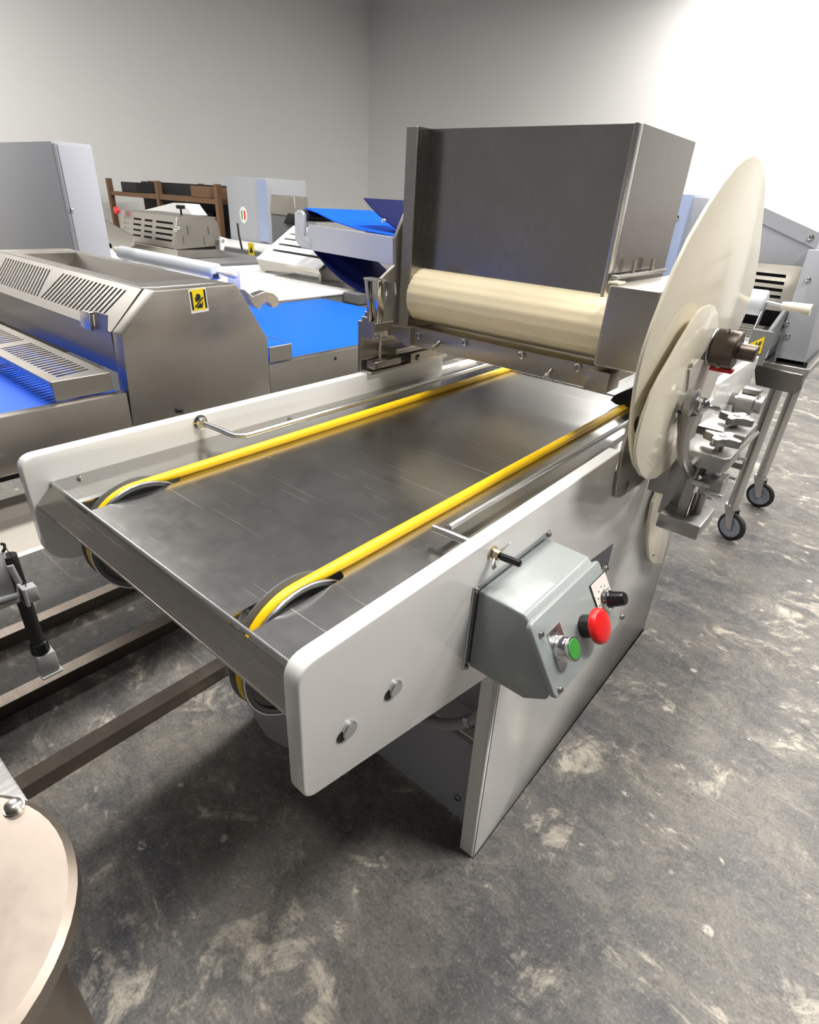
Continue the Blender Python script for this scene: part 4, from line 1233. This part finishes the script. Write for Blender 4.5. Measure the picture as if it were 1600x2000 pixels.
for (u0, v0, u1, v1) in ((0.15, 0.2, 0.35, 0.45), (0.15, 0.55, 0.35, 0.8), (0.45, 0.15, 0.55, 0.85), (0.68, 0.25, 0.85, 0.5), (0.70, 0.6, 0.88, 0.8)):
    q = [E0.lerp(E1, u).lerp(E3.lerp(E2, u), v) for (u, v) in ((u0, v0), (u1, v0), (u1, v1), (u0, v1))]
    prism('sticker_mark', q, (0, -0.001, 0), M['iron'], sy)
# stand
tr = pxprism('stand_tray', [(1473, 711), (1568, 733), (1565, 762), (1552, 770), (1476, 752)], 1, 2.93, 0.008, M['steel_dark'], gs, 0.001, 1)
box('stand_top', (-1.05, 2.94, 0.885), (-0.225, 3.68, 0.925), M['steel_bright'], gs, 0.003, 1)
box('column_foot', (-0.36, 2.97, 0.925), (-0.24, 3.57, 0.945), M['black'], gs)


def caster(x, y, ang, parent_thing):
    """swivel caster: wheel centre above floor contact"""
    z = 0.075
    k_ = 1.21
    d = Vector((math.cos(ang), math.sin(ang), 0))
    s = Vector((-d.y, d.x, 0))
    c = Vector((x, y, z))
    wh = lathe('caster_wheel', c - d * 0.014, d, [(0, 0.050), (0, 0.063), (0.004, 0.072), (0.010, 0.075), (0.018, 0.075), (0.024, 0.072), (0.028, 0.063), (0.028, 0.050)], M['rubber'], parent_thing, 32)
    lathe('wheel_hub', c - d * 0.018, d, [(0, 0.0), (0, 0.010), (0.004, 0.012), (0.003, 0.036), (0.001, 0.041), (0.003, 0.055), (0.033, 0.055), (0.035, 0.041), (0.033, 0.036), (0.032, 0.012), (0.036, 0.010), (0.036, 0)], M['wheel'], wh, 28)
    stem = c + s * 0.03 + Vector((0, 0, 0.092))
    for k in (-1, 1):
        o = d * (0.020 * k)
        prism('caster_fork', [c + o + s * (-0.014) + Vector((0, 0, -0.012)), c + o + s * 0.012 + Vector((0, 0, -0.010)), stem + o + s * 0.026, stem + o - s * 0.030], d * 0.003 * k, M['zinc'], parent_thing)
    prism('fork_crown', [stem + d * 0.024 + s * 0.027, stem - d * 0.024 + s * 0.027, stem - d * 0.024 - s * 0.031, stem + d * 0.024 - s * 0.031], (0, 0, 0.006), M['zinc'], parent_thing, 0.001, 1)
    prism('brake_tab', [c + s * (-0.060) + Vector((0, 0, -0.005)) + d * 0.016, c + s * (-0.060) + Vector((0, 0, -0.005)) - d * 0.016, c + s * (-0.01) + Vector((0, 0, 0.004)) - d * 0.016, c + s * (-0.01) + Vector((0, 0, 0.004)) + d * 0.016], (0, 0, 0.003), M['zinc'], parent_thing)
    return stem


for (cx_, cy_) in ((-0.302, 3.06), (-0.275, 3.60)):
    stem = caster(cx_, cy_, 1.15 if cy_ < 3.3 else 1.35, gs)
    lathe('leg', (stem.x, stem.y, stem.z + 0.006), (0, 0, 1), [(0, 0.036), (0.014, 0.036), (0.015, 0.027), (0.03, 0.027), (0.712, 0.027)], M['steel_bright'], gs, 20)
for (cx_, cy_) in ((-1.0, 3.06), (-1.0, 3.60)):
    cyl('leg', (cx_, cy_, 0), (cx_, cy_, 0.885), 0.021, M['steel_bright'], gs)
box('stand_rail', (-1.0, 3.055, 0.38), (-0.335, 3.085, 0.41), M['steel'], gs)
# crank reel in front of the sheeter
cr_ = thing('crank_reel', 'white dough reel with thin steel crank and ivory handle by the grey sheeter', 'rolling pin', (-0.6, 2.72, 1.19))
YP = 2.72
pz = at(1490, 592, 1, YP).z
bx1 = at(1496, 592, 1, YP).x
lathe('barrel', (bx1, YP, pz), (-1, 0, 0), [(0, 0), (0, 0.042), (0.006, 0.048), (0.52, 0.048), (0.526, 0.042), (0.526, 0)], M['pin_white'], cr_, 32)
k0, k1 = at(1497, 590, 1, YP - 0.03), at(1466, 662, 1, YP - 0.06)
tube('crank_arm', [at(1528, 597, 1, YP - 0.03), Vector(k0) + Vector((0.004, 0, 0)), Vector(k0) + Vector((0, 0, -0.004)), k1], 0.006, M['zinc'], cr_, 10)
hd0, hd1 = at(1527, 596, 1, YP - 0.03), at(1581, 605, 1, YP - 0.03)
lathe('crank_handle', hd0, hd1 - hd0, [(0, 0.013), (0.02, 0.016), (0.10, 0.020), ((hd1 - hd0).length - 0.004, 0.020), ((hd1 - hd0).length, 0.014), ((hd1 - hd0).length, 0)], M['handle'], cr_, 20, 60)
for x in (-0.72, -0.62):
    box('reel_cradle', (x - 0.008, YP - 0.02, 1.02), (x + 0.008, YP + 0.02, pz - 0.047), M['belt_white'], gs)

# ================================================================== storage racks far behind
def rack(x0, x1, y, h, label, seed):
    rnd = random.Random(seed)
    t = thing('storage_rack', label, 'storage rack', ((x0 + x1) / 2, y, 0), 'storage racks along the far walls')
    for x in (x0, (x0 + x1) / 2, x1):
        for yy in (y, y + 0.6):
            box('upright', (x - 0.03, yy - 0.03, 0), (x + 0.03, yy + 0.03, h), M['brown'], t)
    for z in (0.15, 0.78, 1.30):
        if z < h - 0.1:
            box('shelf', (x0, y - 0.02, z), (x1, y + 0.62, z + 0.05), M['brown'], t)
    return t


rk = rack(-8.9, -6.35, 4.2, 1.50, 'dark brown storage rack with a black back panel behind the guarded moulder', 3)
box('back_panel', (-8.87, 4.64, 0.1), (-6.38, 4.66, 1.49), M['dark'], rk)
for (bx, bz, bh, mm, lb) in ((-8.7, 1.35, 0.12, 'dark', 'black storage bin on the top shelf of the brown rack'),
                             (-7.5, 0.83, 0.36, 'mgrey_dk', 'dark grey storage bin on the middle shelf of the brown rack'),
                             (-7.0, 1.35, 0.12, 'brown', 'brown carton on the top shelf of the brown rack')):
    o = box('storage_bin', (bx, 4.26, bz), (bx + 0.4, 4.6, bz + bh), M[mm], None, 0.006, 1)
    o['label'] = lb
    o['category'] = 'bin'
    o['group'] = 'bins on the storage rack'
rk2 = rack(1.2, 4.2, 8.4, 1.52, 'dark brown storage rack standing beyond the grey sheeter', 4)
